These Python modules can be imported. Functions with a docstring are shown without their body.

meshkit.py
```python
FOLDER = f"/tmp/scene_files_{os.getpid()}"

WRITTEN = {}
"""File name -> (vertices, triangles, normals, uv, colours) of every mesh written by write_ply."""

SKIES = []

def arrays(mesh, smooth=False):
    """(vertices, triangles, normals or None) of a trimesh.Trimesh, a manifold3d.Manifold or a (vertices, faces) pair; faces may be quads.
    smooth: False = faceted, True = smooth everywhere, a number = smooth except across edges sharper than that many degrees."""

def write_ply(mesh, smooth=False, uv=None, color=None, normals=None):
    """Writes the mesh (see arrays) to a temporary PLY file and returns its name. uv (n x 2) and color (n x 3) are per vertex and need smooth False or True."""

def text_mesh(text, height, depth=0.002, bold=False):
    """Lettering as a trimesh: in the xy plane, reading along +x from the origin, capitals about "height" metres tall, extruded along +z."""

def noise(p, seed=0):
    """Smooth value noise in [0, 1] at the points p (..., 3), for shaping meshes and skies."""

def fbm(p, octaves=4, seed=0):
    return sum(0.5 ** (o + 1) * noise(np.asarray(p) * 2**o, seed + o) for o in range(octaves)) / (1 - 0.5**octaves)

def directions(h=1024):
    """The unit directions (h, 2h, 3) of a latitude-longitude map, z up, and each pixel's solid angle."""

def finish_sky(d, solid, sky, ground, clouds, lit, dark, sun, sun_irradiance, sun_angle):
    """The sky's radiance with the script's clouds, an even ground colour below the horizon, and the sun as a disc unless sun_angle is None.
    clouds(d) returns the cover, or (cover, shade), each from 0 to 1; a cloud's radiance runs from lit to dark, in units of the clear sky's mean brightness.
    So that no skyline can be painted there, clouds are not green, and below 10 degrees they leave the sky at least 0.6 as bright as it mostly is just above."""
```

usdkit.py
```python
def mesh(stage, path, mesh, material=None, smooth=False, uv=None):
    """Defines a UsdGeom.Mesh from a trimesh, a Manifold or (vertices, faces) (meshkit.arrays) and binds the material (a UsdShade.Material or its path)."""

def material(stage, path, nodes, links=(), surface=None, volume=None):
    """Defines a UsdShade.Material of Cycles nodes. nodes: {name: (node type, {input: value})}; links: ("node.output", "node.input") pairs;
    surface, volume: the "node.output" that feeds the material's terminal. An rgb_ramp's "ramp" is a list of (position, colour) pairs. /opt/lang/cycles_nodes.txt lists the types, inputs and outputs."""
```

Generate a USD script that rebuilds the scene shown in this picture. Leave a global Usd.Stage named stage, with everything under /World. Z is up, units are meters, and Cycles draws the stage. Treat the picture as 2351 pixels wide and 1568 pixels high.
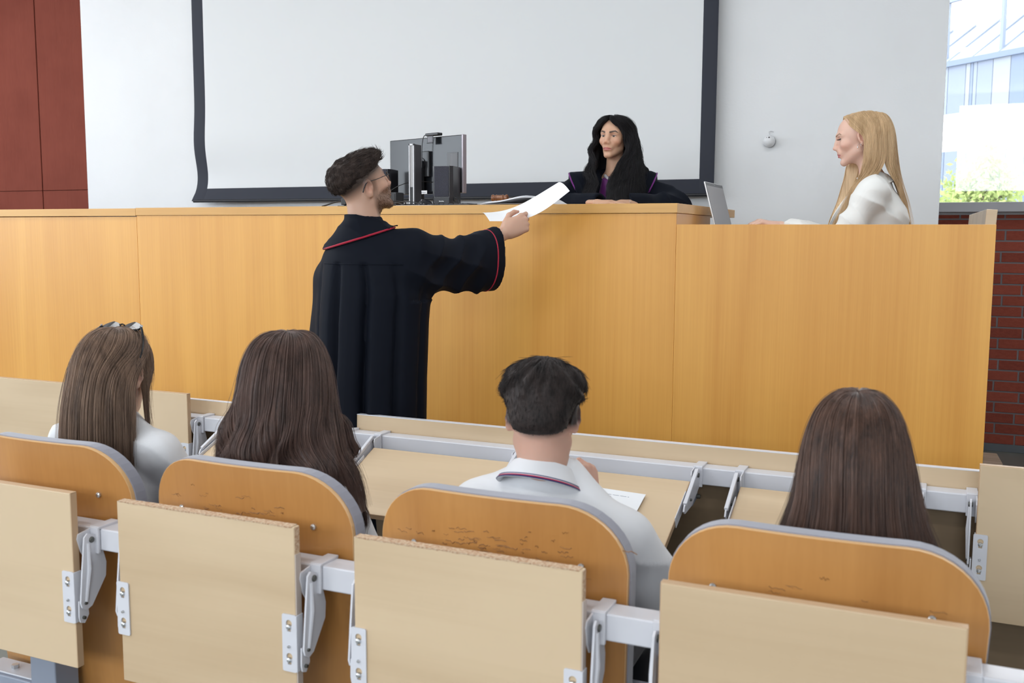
import math, random
import numpy as np, trimesh, usdkit, meshkit
import manifold3d as m3
from shapely.geometry import Polygon, Point, box as sbox
from shapely.ops import unary_union
from pxr import Usd, UsdGeom, UsdLux, UsdShade, Gf, Sdf, Vt

stage = Usd.Stage.CreateInMemory()
UsdGeom.SetStageUpAxis(stage, 'Z'); UsdGeom.SetStageMetersPerUnit(stage, 1.0)
UsdGeom.Xform.Define(stage, '/World')
UsdGeom.Scope.Define(stage, '/World/Looks')

# ------------------------------------------------------------------ camera
CAM_H = 1.45
F_PX, PITCH, ROLL, YAW = 2246.0, math.radians(6.261), math.radians(0.2527), math.radians(23.826)
_cy, _sy, _cp, _sp = math.cos(YAW), math.sin(YAW), math.cos(PITCH), math.sin(PITCH)
FWD = np.array([-_sy*_cp, _cy*_cp, -_sp]); _r = np.array([_cy, _sy, 0.0]); _u = np.cross(_r, FWD)
RIGHT = math.cos(ROLL)*_r + math.sin(ROLL)*_u
UP = -math.sin(ROLL)*_r + math.cos(ROLL)*_u
cam = UsdGeom.Camera.Define(stage, '/World/camera')
M = Gf.Matrix4d(*RIGHT, 0, *UP, 0, *(-FWD), 0, 0, 0, CAM_H, 1)
cam.AddTransformOp().Set(M)
cam.CreateHorizontalApertureAttr(36.0); cam.CreateVerticalApertureAttr(36.0*1568/2351)
cam.CreateFocalLengthAttr(36.0*F_PX/2351)
cam.CreateFStopAttr(5.6); cam.CreateFocusDistanceAttr(4.2)
cam.CreateClippingRangeAttr(Gf.Vec2f(0.05, 500))
cam.CreateExposureAttr(EXPOSURE := 0.28)

# ------------------------------------------------------------------ light
def rect_light(name, pos, look, w, h, col, inten):
    """an area light of w x h at pos, its lit side towards the point look"""
    l = UsdLux.RectLight.Define(stage, '/World/' + name)
    p, q = np.array(pos, float), np.array(look, float)
    z = p - q; z /= np.linalg.norm(z)
    up = np.array([0, 0, 1.0]) if abs(z[2]) < .95 else np.array([0, 1.0, 0])
    x = np.cross(up, z); x /= np.linalg.norm(x); y = np.cross(z, x)
    l.AddTransformOp().Set(Gf.Matrix4d(*x, 0, *y, 0, *z, 0, *p, 1))
    l.CreateWidthAttr(w); l.CreateHeightAttr(h); l.CreateColorAttr(Gf.Vec3f(*col)); l.CreateIntensityAttr(inten)
    return l
sky = UsdLux.DomeLight.Define(stage, '/World/sky')
sky.CreateColorAttr(Gf.Vec3f(.93, .97, 1.0)); sky.CreateIntensityAttr(1.4)
sun = UsdLux.DistantLight.Define(stage, '/World/sun')
sun.CreateAngleAttr(0.6); sun.CreateIntensityAttr(1.2); sun.CreateColorAttr(Gf.Vec3f(1, .96, .9))
sun.AddRotateXYZOp().Set(Gf.Vec3f(52, 0, 18))
# daylight through the tall windows of the left wall and the rear wall of the hall
for i, yy in enumerate((-2.6, 0.6, 3.8)):
    rect_light('window_light_%d' % i, (-9.35, yy, 2.55), (0, yy, 2.2), 2.5, 2.6, (.82, .91, 1.0), 4.3)
for i, xx in enumerate((-6.2, -2.4, 1.4)):
    rect_light('rear_window_light_%d' % i, (xx, -5.85, 3.1), (xx, 0, 2.4), 2.6, 1.6, (.86, .93, 1.0), 8.0)
CEIL_LAMP = 21.0

# ------------------------------------------------------------------ helpers
_names = {}
def numbered(path):
    n = _names.get(path, -1) + 1; _names[path] = n
    return path if n == 0 else '%s_%03d' % (path, n)
def pathof(parent): return '/World' if parent is None else str(parent.GetPath())
def tag(p, label=None, cat=None, group=None, kind=None):
    for k, v in (('label', label), ('category', cat), ('group', group), ('kind', kind)):
        if v: p.SetCustomDataByKey(k, v)
    return p
def obj(name, mesh, mat, parent=None, smooth=30, label=None, cat=None, group=None, kind=None, color=None):
    path = numbered(pathof(parent) + '/' + name)
    g = usdkit.mesh(stage, path, mesh, mat, smooth=smooth)
    if color is not None:
        UsdGeom.PrimvarsAPI(g).CreatePrimvar('Cd', Sdf.ValueTypeNames.Color3fArray, 'vertex').Set(Vt.Vec3fArray.FromNumpy(np.asarray(color, np.float32)))
    return tag(g.GetPrim(), label, cat, group, kind)
def thing(name, label, cat, loc=(0, 0, 0), rotz=0.0, group=None):
    x = UsdGeom.Xform.Define(stage, numbered('/World/' + name))
    x.AddTranslateOp().Set(Gf.Vec3d(*map(float, loc))); x.AddRotateZOp().Set(float(math.degrees(rotz)))
    return tag(x.GetPrim(), label, cat, group)
def dup(root, loc, rotz, label, group=None):
    was = root.GetCustomData(); base = root.GetName()
    r = thing(base, label, was['category'], loc, rotz, group or was.get('group'))
    r.GetReferences().AddInternalReference(root.GetPath()); r.SetInstanceable(True)
    return r
def struct(name, mesh, mat, parent=None, smooth=False, label=None):
    return obj(name, mesh, mat, parent, smooth, label=label, kind=None if parent else 'structure')

cat = trimesh.util.concatenate
def bx(x0, x1, y0, y1, z0, z1):
    m = trimesh.creation.box((x1-x0, y1-y0, z1-z0)); m.apply_translation(((x0+x1)/2, (y0+y1)/2, (z0+z1)/2)); return m
def rbx(x0, x1, y0, y1, z0, z1, r=.003, seg=2):
    """box with rounded edges"""
    r = min(r, (x1-x0)/2.01, (y1-y0)/2.01, (z1-z0)/2.01)
    s = trimesh.creation.uv_sphere(r, count=[2*seg+1, 4*seg]) if seg > 1 else trimesh.creation.icosphere(0, r)
    pts = [s.vertices + c for c in ((x, y, z) for x in (x0+r, x1-r) for y in (y0+r, y1-r) for z in (z0+r, z1-r))]
    return trimesh.convex.convex_hull(np.vstack(pts))
def tube(pts, rad, sides=8, cap=True):
    p = np.asarray(pts, float); n = len(p); rad = np.broadcast_to(np.asarray(rad, float), (n,))
    t = np.gradient(p, axis=0); t /= np.linalg.norm(t, axis=1, keepdims=True) + 1e-12
    a = np.array([0, 0, 1.0]) if abs(t[0, 2]) < .9 else np.array([1.0, 0, 0])
    A = np.zeros_like(p)
    for i in range(n):
        a = a - t[i]*(a @ t[i]); a = a/(np.linalg.norm(a)+1e-12); A[i] = a
    B = np.cross(t, A); ang = np.arange(sides)*2*np.pi/sides
    v = (p[:, None] + rad[:, None, None]*(np.cos(ang)[None, :, None]*A[:, None] + np.sin(ang)[None, :, None]*B[:, None])).reshape(-1, 3)
    f = []
    for i in range(n-1):
        for j in range(sides):
            k = (j+1) % sides
            f += [[i*sides+j, i*sides+k, (i+1)*sides+k], [i*sides+j, (i+1)*sides+k, (i+1)*sides+j]]
    if cap:
        v = np.vstack([v, p[:1], p[-1:]]); c0, c1 = n*sides, n*sides+1
        for j in range(sides):
            k = (j+1) % sides; f += [[c0, k, j], [c1, (n-1)*sides+j, (n-1)*sides+k]]
    return trimesh.Trimesh(v, f, process=False)
def spline(ctrl, n=24):
    """Catmull-Rom through the control points"""
    c = np.asarray(ctrl, float); c = np.vstack([2*c[0]-c[1], c, 2*c[-1]-c[-2]])
    out = []; m = len(c)-3
    for s in np.linspace(0, m, n):
        i = min(int(s), m-1); u = s-i; a, b, d, e = c[i:i+4]
        out.append(.5*((2*b)+(-a+d)*u+(2*a-5*b+4*d-e)*u*u+(-a+3*b-3*d+e)*u**3))
    return np.array(out)
def lathe(profile, seg=24, center=(0, 0, 0), axis='z'):
    m = trimesh.creation.revolve(np.asarray(profile, float), sections=seg)
    if axis == 'y': m.apply_transform(trimesh.transformations.rotation_matrix(-np.pi/2, [1, 0, 0]))
    if axis == 'x': m.apply_transform(trimesh.transformations.rotation_matrix(np.pi/2, [0, 1, 0]))
    m.apply_translation(center); return m
def prism(poly, t0, t1, plane='xz'):
    """polygon (shapely or points) extruded; plane xz: along y; yz: along x; xy: along z"""
    if not hasattr(poly, 'exterior'): poly = Polygon(poly)
    m = trimesh.creation.extrude_polygon(poly, t1-t0, engine='earcut'); v = m.vertices.copy()
    if plane == 'xz': m.vertices = np.stack([v[:, 0], t1-v[:, 2], v[:, 1]], 1)
    elif plane == 'yz': m.vertices = np.stack([t0+v[:, 2], v[:, 0], v[:, 1]], 1)
    else: m.vertices = v + [0, 0, t0]
    m.fix_normals(); return m
def rot(m, ang, axis, pt=(0, 0, 0)):
    m.apply_transform(trimesh.transformations.rotation_matrix(ang, axis, pt)); return m
def Rz(a): c, s = math.cos(a), math.sin(a); return np.array([[c, -s, 0], [s, c, 0], [0, 0, 1.0]])
def Rx(a): c, s = math.cos(a), math.sin(a); return np.array([[1.0, 0, 0], [0, c, -s], [0, s, c]])
def Ry(a): c, s = math.cos(a), math.sin(a); return np.array([[c, 0, s], [0, 1.0, 0], [-s, 0, c]])
def U(v): v = np.asarray(v, float); return v/(np.linalg.norm(v)+1e-12)
def srgb(*c):
    c = np.array(c, float)/255; return tuple(np.where(c <= .04045, c/12.92, ((c+.055)/1.055)**2.4))

# ------------------------------------------------------------------ materials
def mat(name, nodes, links=(), surface='p.BSDF'): return usdkit.material(stage, '/World/Looks/' + name, nodes, links, surface=surface)
def plain(name, col, rough=.5, **kw): return mat(name, {'p': ('principled_bsdf', {'base_color': col, 'roughness': rough, **kw})})
def mottled(name, c1, c2, rough=.6, scale=(8, 8, 8), detail=4, bump=0.0, bscale=None, coord='object', lo=.35, hi=.65, rnd=False, **kw):
    """two tones mixed by stretched noise; optional bump from a second noise"""
    n = {'tc': ('texture_coordinate', {}), 'mp': ('mapping', {'scale': scale}), 'n': ('noise_texture', {'scale': 1.0, 'detail': float(detail), 'roughness': .55}),
         'r': ('rgb_ramp', {'ramp': [(lo, c1), (hi, c2)]}), 'p': ('principled_bsdf', {'roughness': rough, **kw})}
    l = [('mp.vector', 'n.vector'), ('n.fac', 'r.fac'), ('r.color', 'p.base_color')]
    if rnd:
        n['oi'] = ('object_info', {}); n['vm'] = ('vector_math', {'math_type': 'multiply_add', 'vector2': (13.0, 7.0, 9.0)})
        l += [('oi.random', 'vm.vector1'), ('tc.%s' % coord, 'vm.vector3'), ('vm.vector', 'mp.vector')]
    else: l += [('tc.%s' % coord, 'mp.vector')]
    if bump:
        n['mb'] = ('mapping', {'scale': bscale or scale}); n['nb'] = ('noise_texture', {'scale': 1.0, 'detail': 3.0}); n['b'] = ('bump', {'strength': 1.0, 'distance': bump})
        l += [('tc.%s' % coord, 'mb.vector'), ('mb.vector', 'nb.vector'), ('nb.fac', 'b.height'), ('b.normal', 'p.normal')]
    return mat(name, n, l)
def veneer(name, dark, light, grain='z', rough=.4, ring=.25, fine=.3, coat=0.0, freq=1.0, spec=.4, crough=.42):
    """wood veneer: broad figure from distorted bands, plus fine streaks along the grain; shifted at random from copy to copy"""
    s = {'z': ((2.2, 2.2, .16), (90, 90, 1.2)), 'x': ((.35, 2.6, 2.6), (2.0, 70, 70))}[grain]
    n = {'tc': ('texture_coordinate', {}), 'oi': ('object_info', {}), 'vm': ('vector_math', {'math_type': 'multiply_add', 'vector2': (13.0, 7.0, 9.0)}),
         'm1': ('mapping', {'scale': tuple(freq*a for a in s[0])}), 'm2': ('mapping', {'scale': s[1]}),
         'w': ('noise_texture', {'scale': 1.0, 'detail': 2.0, 'distortion': .35}), 'k': ('math', {'math_type': 'multiply', 'value2': 9.0}), 'fr': ('math', {'math_type': 'pingpong', 'value2': 1.0}),
         'n2': ('noise_texture', {'scale': 1.0, 'detail': 4.0, 'roughness': .6}),
         'a': ('math', {'math_type': 'multiply', 'value2': ring}), 'b': ('math', {'math_type': 'multiply_add', 'value2': fine}),
         'n3': ('noise_texture', {'scale': .9, 'detail': 1.0}), 'c': ('math', {'math_type': 'multiply_add', 'value2': .55}),
         'r': ('rgb_ramp', {'ramp': [(.12, dark), (.78, light)]}), 'p': ('principled_bsdf', {'roughness': rough, 'coat_weight': coat, 'coat_roughness': crough, 'specular_ior_level': spec})}
    l = [('oi.random', 'vm.vector1'), ('tc.object', 'vm.vector3'), ('vm.vector', 'm1.vector'), ('vm.vector', 'm2.vector'), ('m1.vector', 'w.vector'), ('m2.vector', 'n2.vector'), ('vm.vector', 'n3.vector'),
         ('w.fac', 'k.value1'), ('k.value', 'fr.value1'), ('fr.value', 'a.value1'), ('n2.fac', 'b.value1'), ('a.value', 'b.value3'), ('n3.fac', 'c.value1'), ('b.value', 'c.value3'), ('c.value', 'r.fac'), ('r.color', 'p.base_color')]
    return mat(name, n, l)
def skin_mat(name):
    return mat(name, {'a': ('attribute', {'attribute': 'Cd'}), 'n': ('noise_texture', {'scale': 900.0, 'detail': 2.0}), 'b': ('bump', {'strength': .25, 'distance': .0006}),
                      'p': ('principled_bsdf', {'roughness': .48, 'subsurface_weight': .18, 'subsurface_scale': .006, 'subsurface_radius': (1, .35, .2), 'specular_ior_level': .42})},
               [('a.color', 'p.base_color'), ('n.fac', 'b.height'), ('b.normal', 'p.normal')])
def fabric(name, col, rough=.9, sheen=.2, weave=700.0, bump=.0004, tint=None, spec=.25):
    return mat(name, {'tc': ('texture_coordinate', {}), 'n': ('noise_texture', {'scale': weave, 'detail': 2.0}), 'b': ('bump', {'strength': .6, 'distance': bump}),
                      'p': ('principled_bsdf', {'base_color': col, 'roughness': rough, 'sheen_weight': sheen, 'sheen_roughness': .5, 'sheen_tint': tint or (1, 1, 1), 'specular_ior_level': spec})},
               [('tc.object', 'n.vector'), ('n.fac', 'b.height'), ('b.normal', 'p.normal')])
def hair_mat(name, dark, light, rough=.34, freq=(240, 240, 5), spec=.5):
    """for strands and for the dense hair below them: tone varies lock by lock"""
    return mat(name, {'tc': ('texture_coordinate', {}), 'm': ('mapping', {'scale': freq}), 'n': ('noise_texture', {'scale': 1.0, 'detail': 3.0, 'roughness': .6}),
                      'm2': ('mapping', {'scale': (freq[0]*.14, freq[1]*.14, freq[2]*.3)}), 'n2': ('noise_texture', {'scale': 1.0, 'detail': 2.0}),
                      'x': ('mix_float', {'fac': .5}), 'r': ('rgb_ramp', {'ramp': [(.34, dark), (.68, light)]}), 'b': ('bump', {'strength': .5, 'distance': .002}),
                      'p': ('principled_bsdf', {'roughness': rough, 'specular_ior_level': spec, 'sheen_weight': .06})},
               [('tc.object', 'm.vector'), ('m.vector', 'n.vector'), ('tc.object', 'm2.vector'), ('m2.vector', 'n2.vector'), ('n.fac', 'x.a'), ('n2.fac', 'x.b'), ('x.result', 'r.fac'), ('r.color', 'p.base_color')])
# ------------------------------------------------------------------ bodies as smooth-blended fields
class Frame:
    """local = R^T (world - t) / s ; columns of R are the local axes"""
    def __init__(s, t=(0, 0, 0), R=None, k=1.0): s.t, s.R, s.k = np.asarray(t, float), np.eye(3) if R is None else np.asarray(R, float), k
    def out(s, p): return np.asarray(p, float)*s.k @ s.R.T + s.t
    def into(s, X, Y, Z):
        x, y, z = X-s.t[0], Y-s.t[1], Z-s.t[2]; R = s.R/s.k
        return (x*R[0, 0]+y*R[1, 0]+z*R[2, 0], x*R[0, 1]+y*R[1, 1]+z*R[2, 1], x*R[0, 2]+y*R[1, 2]+z*R[2, 2])
WORLD = Frame()
def smin(a, b, k):
    if k <= 0: return np.minimum(a, b)
    h = np.maximum(k-np.abs(a-b), 0)/k; return np.minimum(a, b)-h*h*k*.25
def f_ell(c, r):
    c, r = np.asarray(c, float), np.asarray(r, float)
    def fn(x, y, z):
        x, y, z = x-c[0], y-c[1], z-c[2]
        k0 = np.sqrt((x/r[0])**2+(y/r[1])**2+(z/r[2])**2); k1 = np.sqrt((x/r[0]**2)**2+(y/r[1]**2)**2+(z/r[2]**2)**2)
        return k0*(k0-1)/(k1+1e-9)
    return fn
def f_cone(a, b, r1, r2, flat=None):
    """tapered capsule; flat=(axis, factor): thinner along that axis"""
    a, b = np.asarray(a, float), np.asarray(b, float); ba = b-a; L = ba @ ba+1e-12
    def fn(x, y, z):
        x, y, z = x-a[0], y-a[1], z-a[2]
        h = np.clip((x*ba[0]+y*ba[1]+z*ba[2])/L, 0, 1)
        dx, dy, dz = x-ba[0]*h, y-ba[1]*h, z-ba[2]*h; rr = r1+(r2-r1)*h
        if flat is None: return np.sqrt(dx*dx+dy*dy+dz*dz)-rr
        n, q = flat; dn = dx*n[0]+dy*n[1]+dz*n[2]; d2 = dx*dx+dy*dy+dz*dz-dn*dn
        s = np.sqrt(np.maximum(d2, 0)+(dn/q)**2)
        return (s-rr)*np.where(s > 1e-6, np.sqrt(np.maximum(d2, 0)+(dn*dn))/(s+1e-9), q).clip(q, 1)
    return fn
class Field:
    def __init__(s): s.ops = []
    def op(s, fn, c, rad, k=.01, sub=False, fr=WORLD):
        s.ops.append((fn, fr.out(c), rad*fr.k, k*fr.k, sub, fr)); return s
    def ell(s, c, r, k=.01, sub=False, fr=WORLD, mirror=False):
        f = f_ell(c, r)
        if mirror: return s.op(lambda x, y, z: f(np.abs(x), y, z), (0, c[1], c[2]), abs(c[0])+max(r)*1.05, k, sub, fr)
        return s.op(f, c, max(r)*1.05, k, sub, fr)
    def cone(s, a, b, r1, r2=None, k=.01, sub=False, fr=WORLD, mirror=False, flat=None):
        r2 = r1 if r2 is None else r2; f = f_cone(a, b, r1, r2, flat); a, b = np.asarray(a, float), np.asarray(b, float)
        m = (a+b)/2; R = np.linalg.norm(b-a)/2+max(r1, r2)
        if mirror: return s.op(lambda x, y, z: f(np.abs(x), y, z), (0, m[1], m[2]), R+abs(m[0]), k, sub, fr)
        return s.op(f, m, R, k, sub, fr)
    def chain(s, pts, rad, k=.02, **kw):
        for i in range(len(pts)-1): s.cone(pts[i], pts[i+1], rad[i], rad[i+1], k=k, **kw)
        return s
    def at(s, P):
        P = np.asarray(P, float); X, Y, Z = P[..., 0], P[..., 1], P[..., 2]; D = np.full(X.shape, 1.0)
        for fn, c, rad, k, sub, fr in s.ops:
            v = fn(*fr.into(X, Y, Z))*fr.k
            D = -smin(-D, v, k) if sub else smin(D, v, k)
        return D
    def mesh(s, fine=.004, coarse=None, boxes=(), pad=.02, lo=None, hi=None, post=None):
        """surface nets on a grid that is fine inside the boxes and coarse elsewhere"""
        ad = [o for o in s.ops if not o[4]]
        if lo is None: lo = np.min([o[1]-o[2] for o in ad], 0)-pad
        if hi is None: hi = np.max([o[1]+o[2] for o in ad], 0)+pad
        coarse = coarse or fine; ax = []
        for i in range(3):
            v = [lo[i]]
            while v[-1] < hi[i]:
                f = any(b[0][i] <= v[-1] <= b[1][i] for b in boxes) if boxes else coarse == fine
                step = fine if f else coarse
                if not f:
                    for b in boxes:
                        if v[-1] < b[0][i] < v[-1]+step: step = max(b[0][i]-v[-1], fine)
                v.append(v[-1]+step)
            ax.append(np.array(v))
        D = np.full([len(a) for a in ax], .05, np.float32)
        for fn, c, rad, k, sub, fr in s.ops:
            m = rad+k+max(coarse, fine)*2.5
            sl = tuple(slice(max(np.searchsorted(a, c[i]-m)-1, 0), np.searchsorted(a, c[i]+m)+1) for i, a in enumerate(ax))
            if any(x.stop-x.start < 1 for x in sl): continue
            X, Y, Z = (ax[0][sl[0]][:, None, None], ax[1][sl[1]][None, :, None], ax[2][sl[2]][None, None, :])
            v = (fn(*fr.into(X, Y, Z))*fr.k).astype(np.float32)
            D[sl] = -smin(-D[sl], v, k) if sub else smin(D[sl], v, k)
        if post is not None: D = post(D, ax)
        return nets(D, ax)
def nets(D, ax):
    ins = D < 0; n = np.array(D.shape)-1
    cnt = sum(ins[i:n[0]+i, j:n[1]+j, k:n[2]+k].astype(np.int8) for i in (0, 1) for j in (0, 1) for k in (0, 1))
    cell = (cnt > 0) & (cnt < 8); I = np.argwhere(cell); idx = -np.ones(cell.shape, np.int64); idx[cell] = np.arange(len(I))
    corner = {(i, j, k): D[I[:, 0]+i, I[:, 1]+j, I[:, 2]+k].astype(float) for i in (0, 1) for j in (0, 1) for k in (0, 1)}
    acc, num = np.zeros((len(I), 3)), np.zeros(len(I))
    for a in corner:
        for d in range(3):
            if a[d]: continue
            b = list(a); b[d] = 1; u, v = corner[a], corner[tuple(b)]; hit = (u < 0) != (v < 0)
            t = np.where(hit, u/np.where(hit, u-v, 1), 0); p = np.tile(np.array(a, float), (len(I), 1)); p[:, d] = t
            acc[hit] += p[hit]; num[hit] += 1
    uv = acc/np.maximum(num, 1)[:, None]
    V = np.stack([ax[i][I[:, i]]+uv[:, i]*(ax[i][I[:, i]+1]-ax[i][I[:, i]]) for i in range(3)], 1)
    F = []
    for d in range(3):
        e, g = (d+1) % 3, (d+2) % 3
        a = [slice(None)]*3; b = [slice(None)]*3; a[d] = slice(0, -1); b[d] = slice(1, None)
        for q in (e, g): a[q] = slice(1, -1); b[q] = slice(1, -1)
        s0, s1 = ins[tuple(a)], ins[tuple(b)]; E = np.argwhere(s0 != s1)
        if not len(E): continue
        fl = s0[tuple(E.T)]; E = E.copy(); E[:, e] += 1; E[:, g] += 1
        def at(de, dg):
            q = E.copy(); q[:, e] -= de; q[:, g] -= dg; return idx[tuple(q.T)]
        q = np.stack([at(1, 1), at(0, 1), at(0, 0), at(1, 0)], 1); q[~fl] = q[~fl][:, ::-1]; F.append(q)
    F = np.vstack(F); F = F[(F >= 0).all(1)]
    return trimesh.Trimesh(V, np.vstack([F[:, [0, 1, 2]], F[:, [0, 2, 3]]]), process=False)
def trace(field, o, d, far=.6, steps=60):
    """points where rays from outside meet the field; o, d arrays (n,3)"""
    o, d = np.asarray(o, float), np.asarray(d, float); d = d/np.linalg.norm(d, axis=1, keepdims=True); t = np.zeros(len(o))
    for _ in range(steps): t = np.minimum(t+field.at(o+d*t[:, None])*.7, far)
    return o+d*t[:, None]

# ---- a head: face towards +y, x to the person's right, z up, about .23 m tall; fr places it
def add_head(B, fr, fem=False, nose=1.0, jaw=1.0, ears=True, detail=True, neck=True, neck_to=None, neck_r=None, nose_up=0.0):
    e = dict(fr=fr)
    B.ell((0, -.020, .040), (.0745, .095, .078), k=.02, **e)
    B.ell((0, .026, .012), (.064, .064, .088), k=.03, **e)
    B.ell((0, .034, -.052), (.052*jaw, .052, .056), k=.03, **e)
    B.cone((.048*jaw, .006, -.058), (.012*jaw, .074, -.098), .016, .0145, k=.024, mirror=True, **e)
    B.ell((0, .079, -.099), (.019*jaw, .015, .015), k=.016, **e)
    if detail:
        B.ell((.041, .059, -.020), (.022, .022, .020), k=.022, mirror=True, **e)
        B.cone((.010, .0865, .030), (.046, .066, .027), .009, .008, k=.016, mirror=True, **e)
        B.ell((.033, .094, .009), (.018, .015, .0115), k=.014, sub=True, mirror=True, **e)
        B.ell((.033, .0680, .0085), (.0160, .0152, .0128), k=.006, mirror=True, **e)
        B.ell((.0335, .0870, .0078), (.0138, .0130, .0041), k=.0025, sub=True, mirror=True, **e)
        n = nose
        B.cone((0, .083, .024), (0, .097+.005*(n-1), -.004+nose_up*.3), .0095, .0095, k=.018, **e)
        B.cone((0, .094, -.002), (0, .1005+.0095*n, -.025+nose_up), .0092, .0098, k=.014, **e)
        B.ell((.0115, .0975, -.030+nose_up*.6), (.0088, .0115, .0085), k=.009, mirror=True, **e)
        B.ell((.0064, .1020, -.0385+nose_up*.6), (.0032, .0042, .0026), k=.003, sub=True, mirror=True, **e)
        B.ell((0, .083, -.052), (.030, .018, .024), k=.018, **e)
        B.cone((0, .0975, -.0575), (.0215, .0865, -.0612), .0050, .0034, k=.005, mirror=True, **e)
        B.cone((0, .0955, -.0692), (.0195, .0865, -.0668), .0062 if fem else .0056, .0036, k=.005, mirror=True, **e)
        B.cone((0, .1045, -.0634), (.0245, .0905, -.0642), .0016, .0014, k=.004, sub=True, mirror=True, **e)
        B.ell((0, .099, -.083), (.016, .009, .005), k=.010, sub=True, **e)
    if ears:
        for sx in (-1, 1):
            ef = Frame(fr.out((sx*.0735, -.014, -.004)), fr.R @ Rz(sx*-.42) @ Rx(-.18), fr.k)
            B.ell((sx*.004, 0, 0), (.0085, .0185, .0315), k=.006, fr=ef)
            B.ell((sx*.0115, .003, .003), (.0068, .0115, .0215), k=.004, sub=True, fr=ef)
            B.ell((sx*.004, .004, -.027), (.006, .009, .010), k=.006, fr=ef)
            B.ell((sx*.006, .013, -.004), (.004, .004, .007), k=.004, fr=ef)
            B.cone((sx*.006, -.004, .016), (sx*.008, -.007, -.014), .0030, .0026, k=.003, fr=ef)
    if neck:
        r = neck_r or (.047 if fem else .056)
        q = neck_to if neck_to is not None else fr.out((0, -.045, -.24))
        a = fr.out((0, -.022, -.045)); f = f_cone(a, q, r, r*1.04); m = (np.asarray(a)+np.asarray(q))/2
        B.op(f, m, np.linalg.norm(np.asarray(q)-a)/2+r*1.1, .03)
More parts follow.
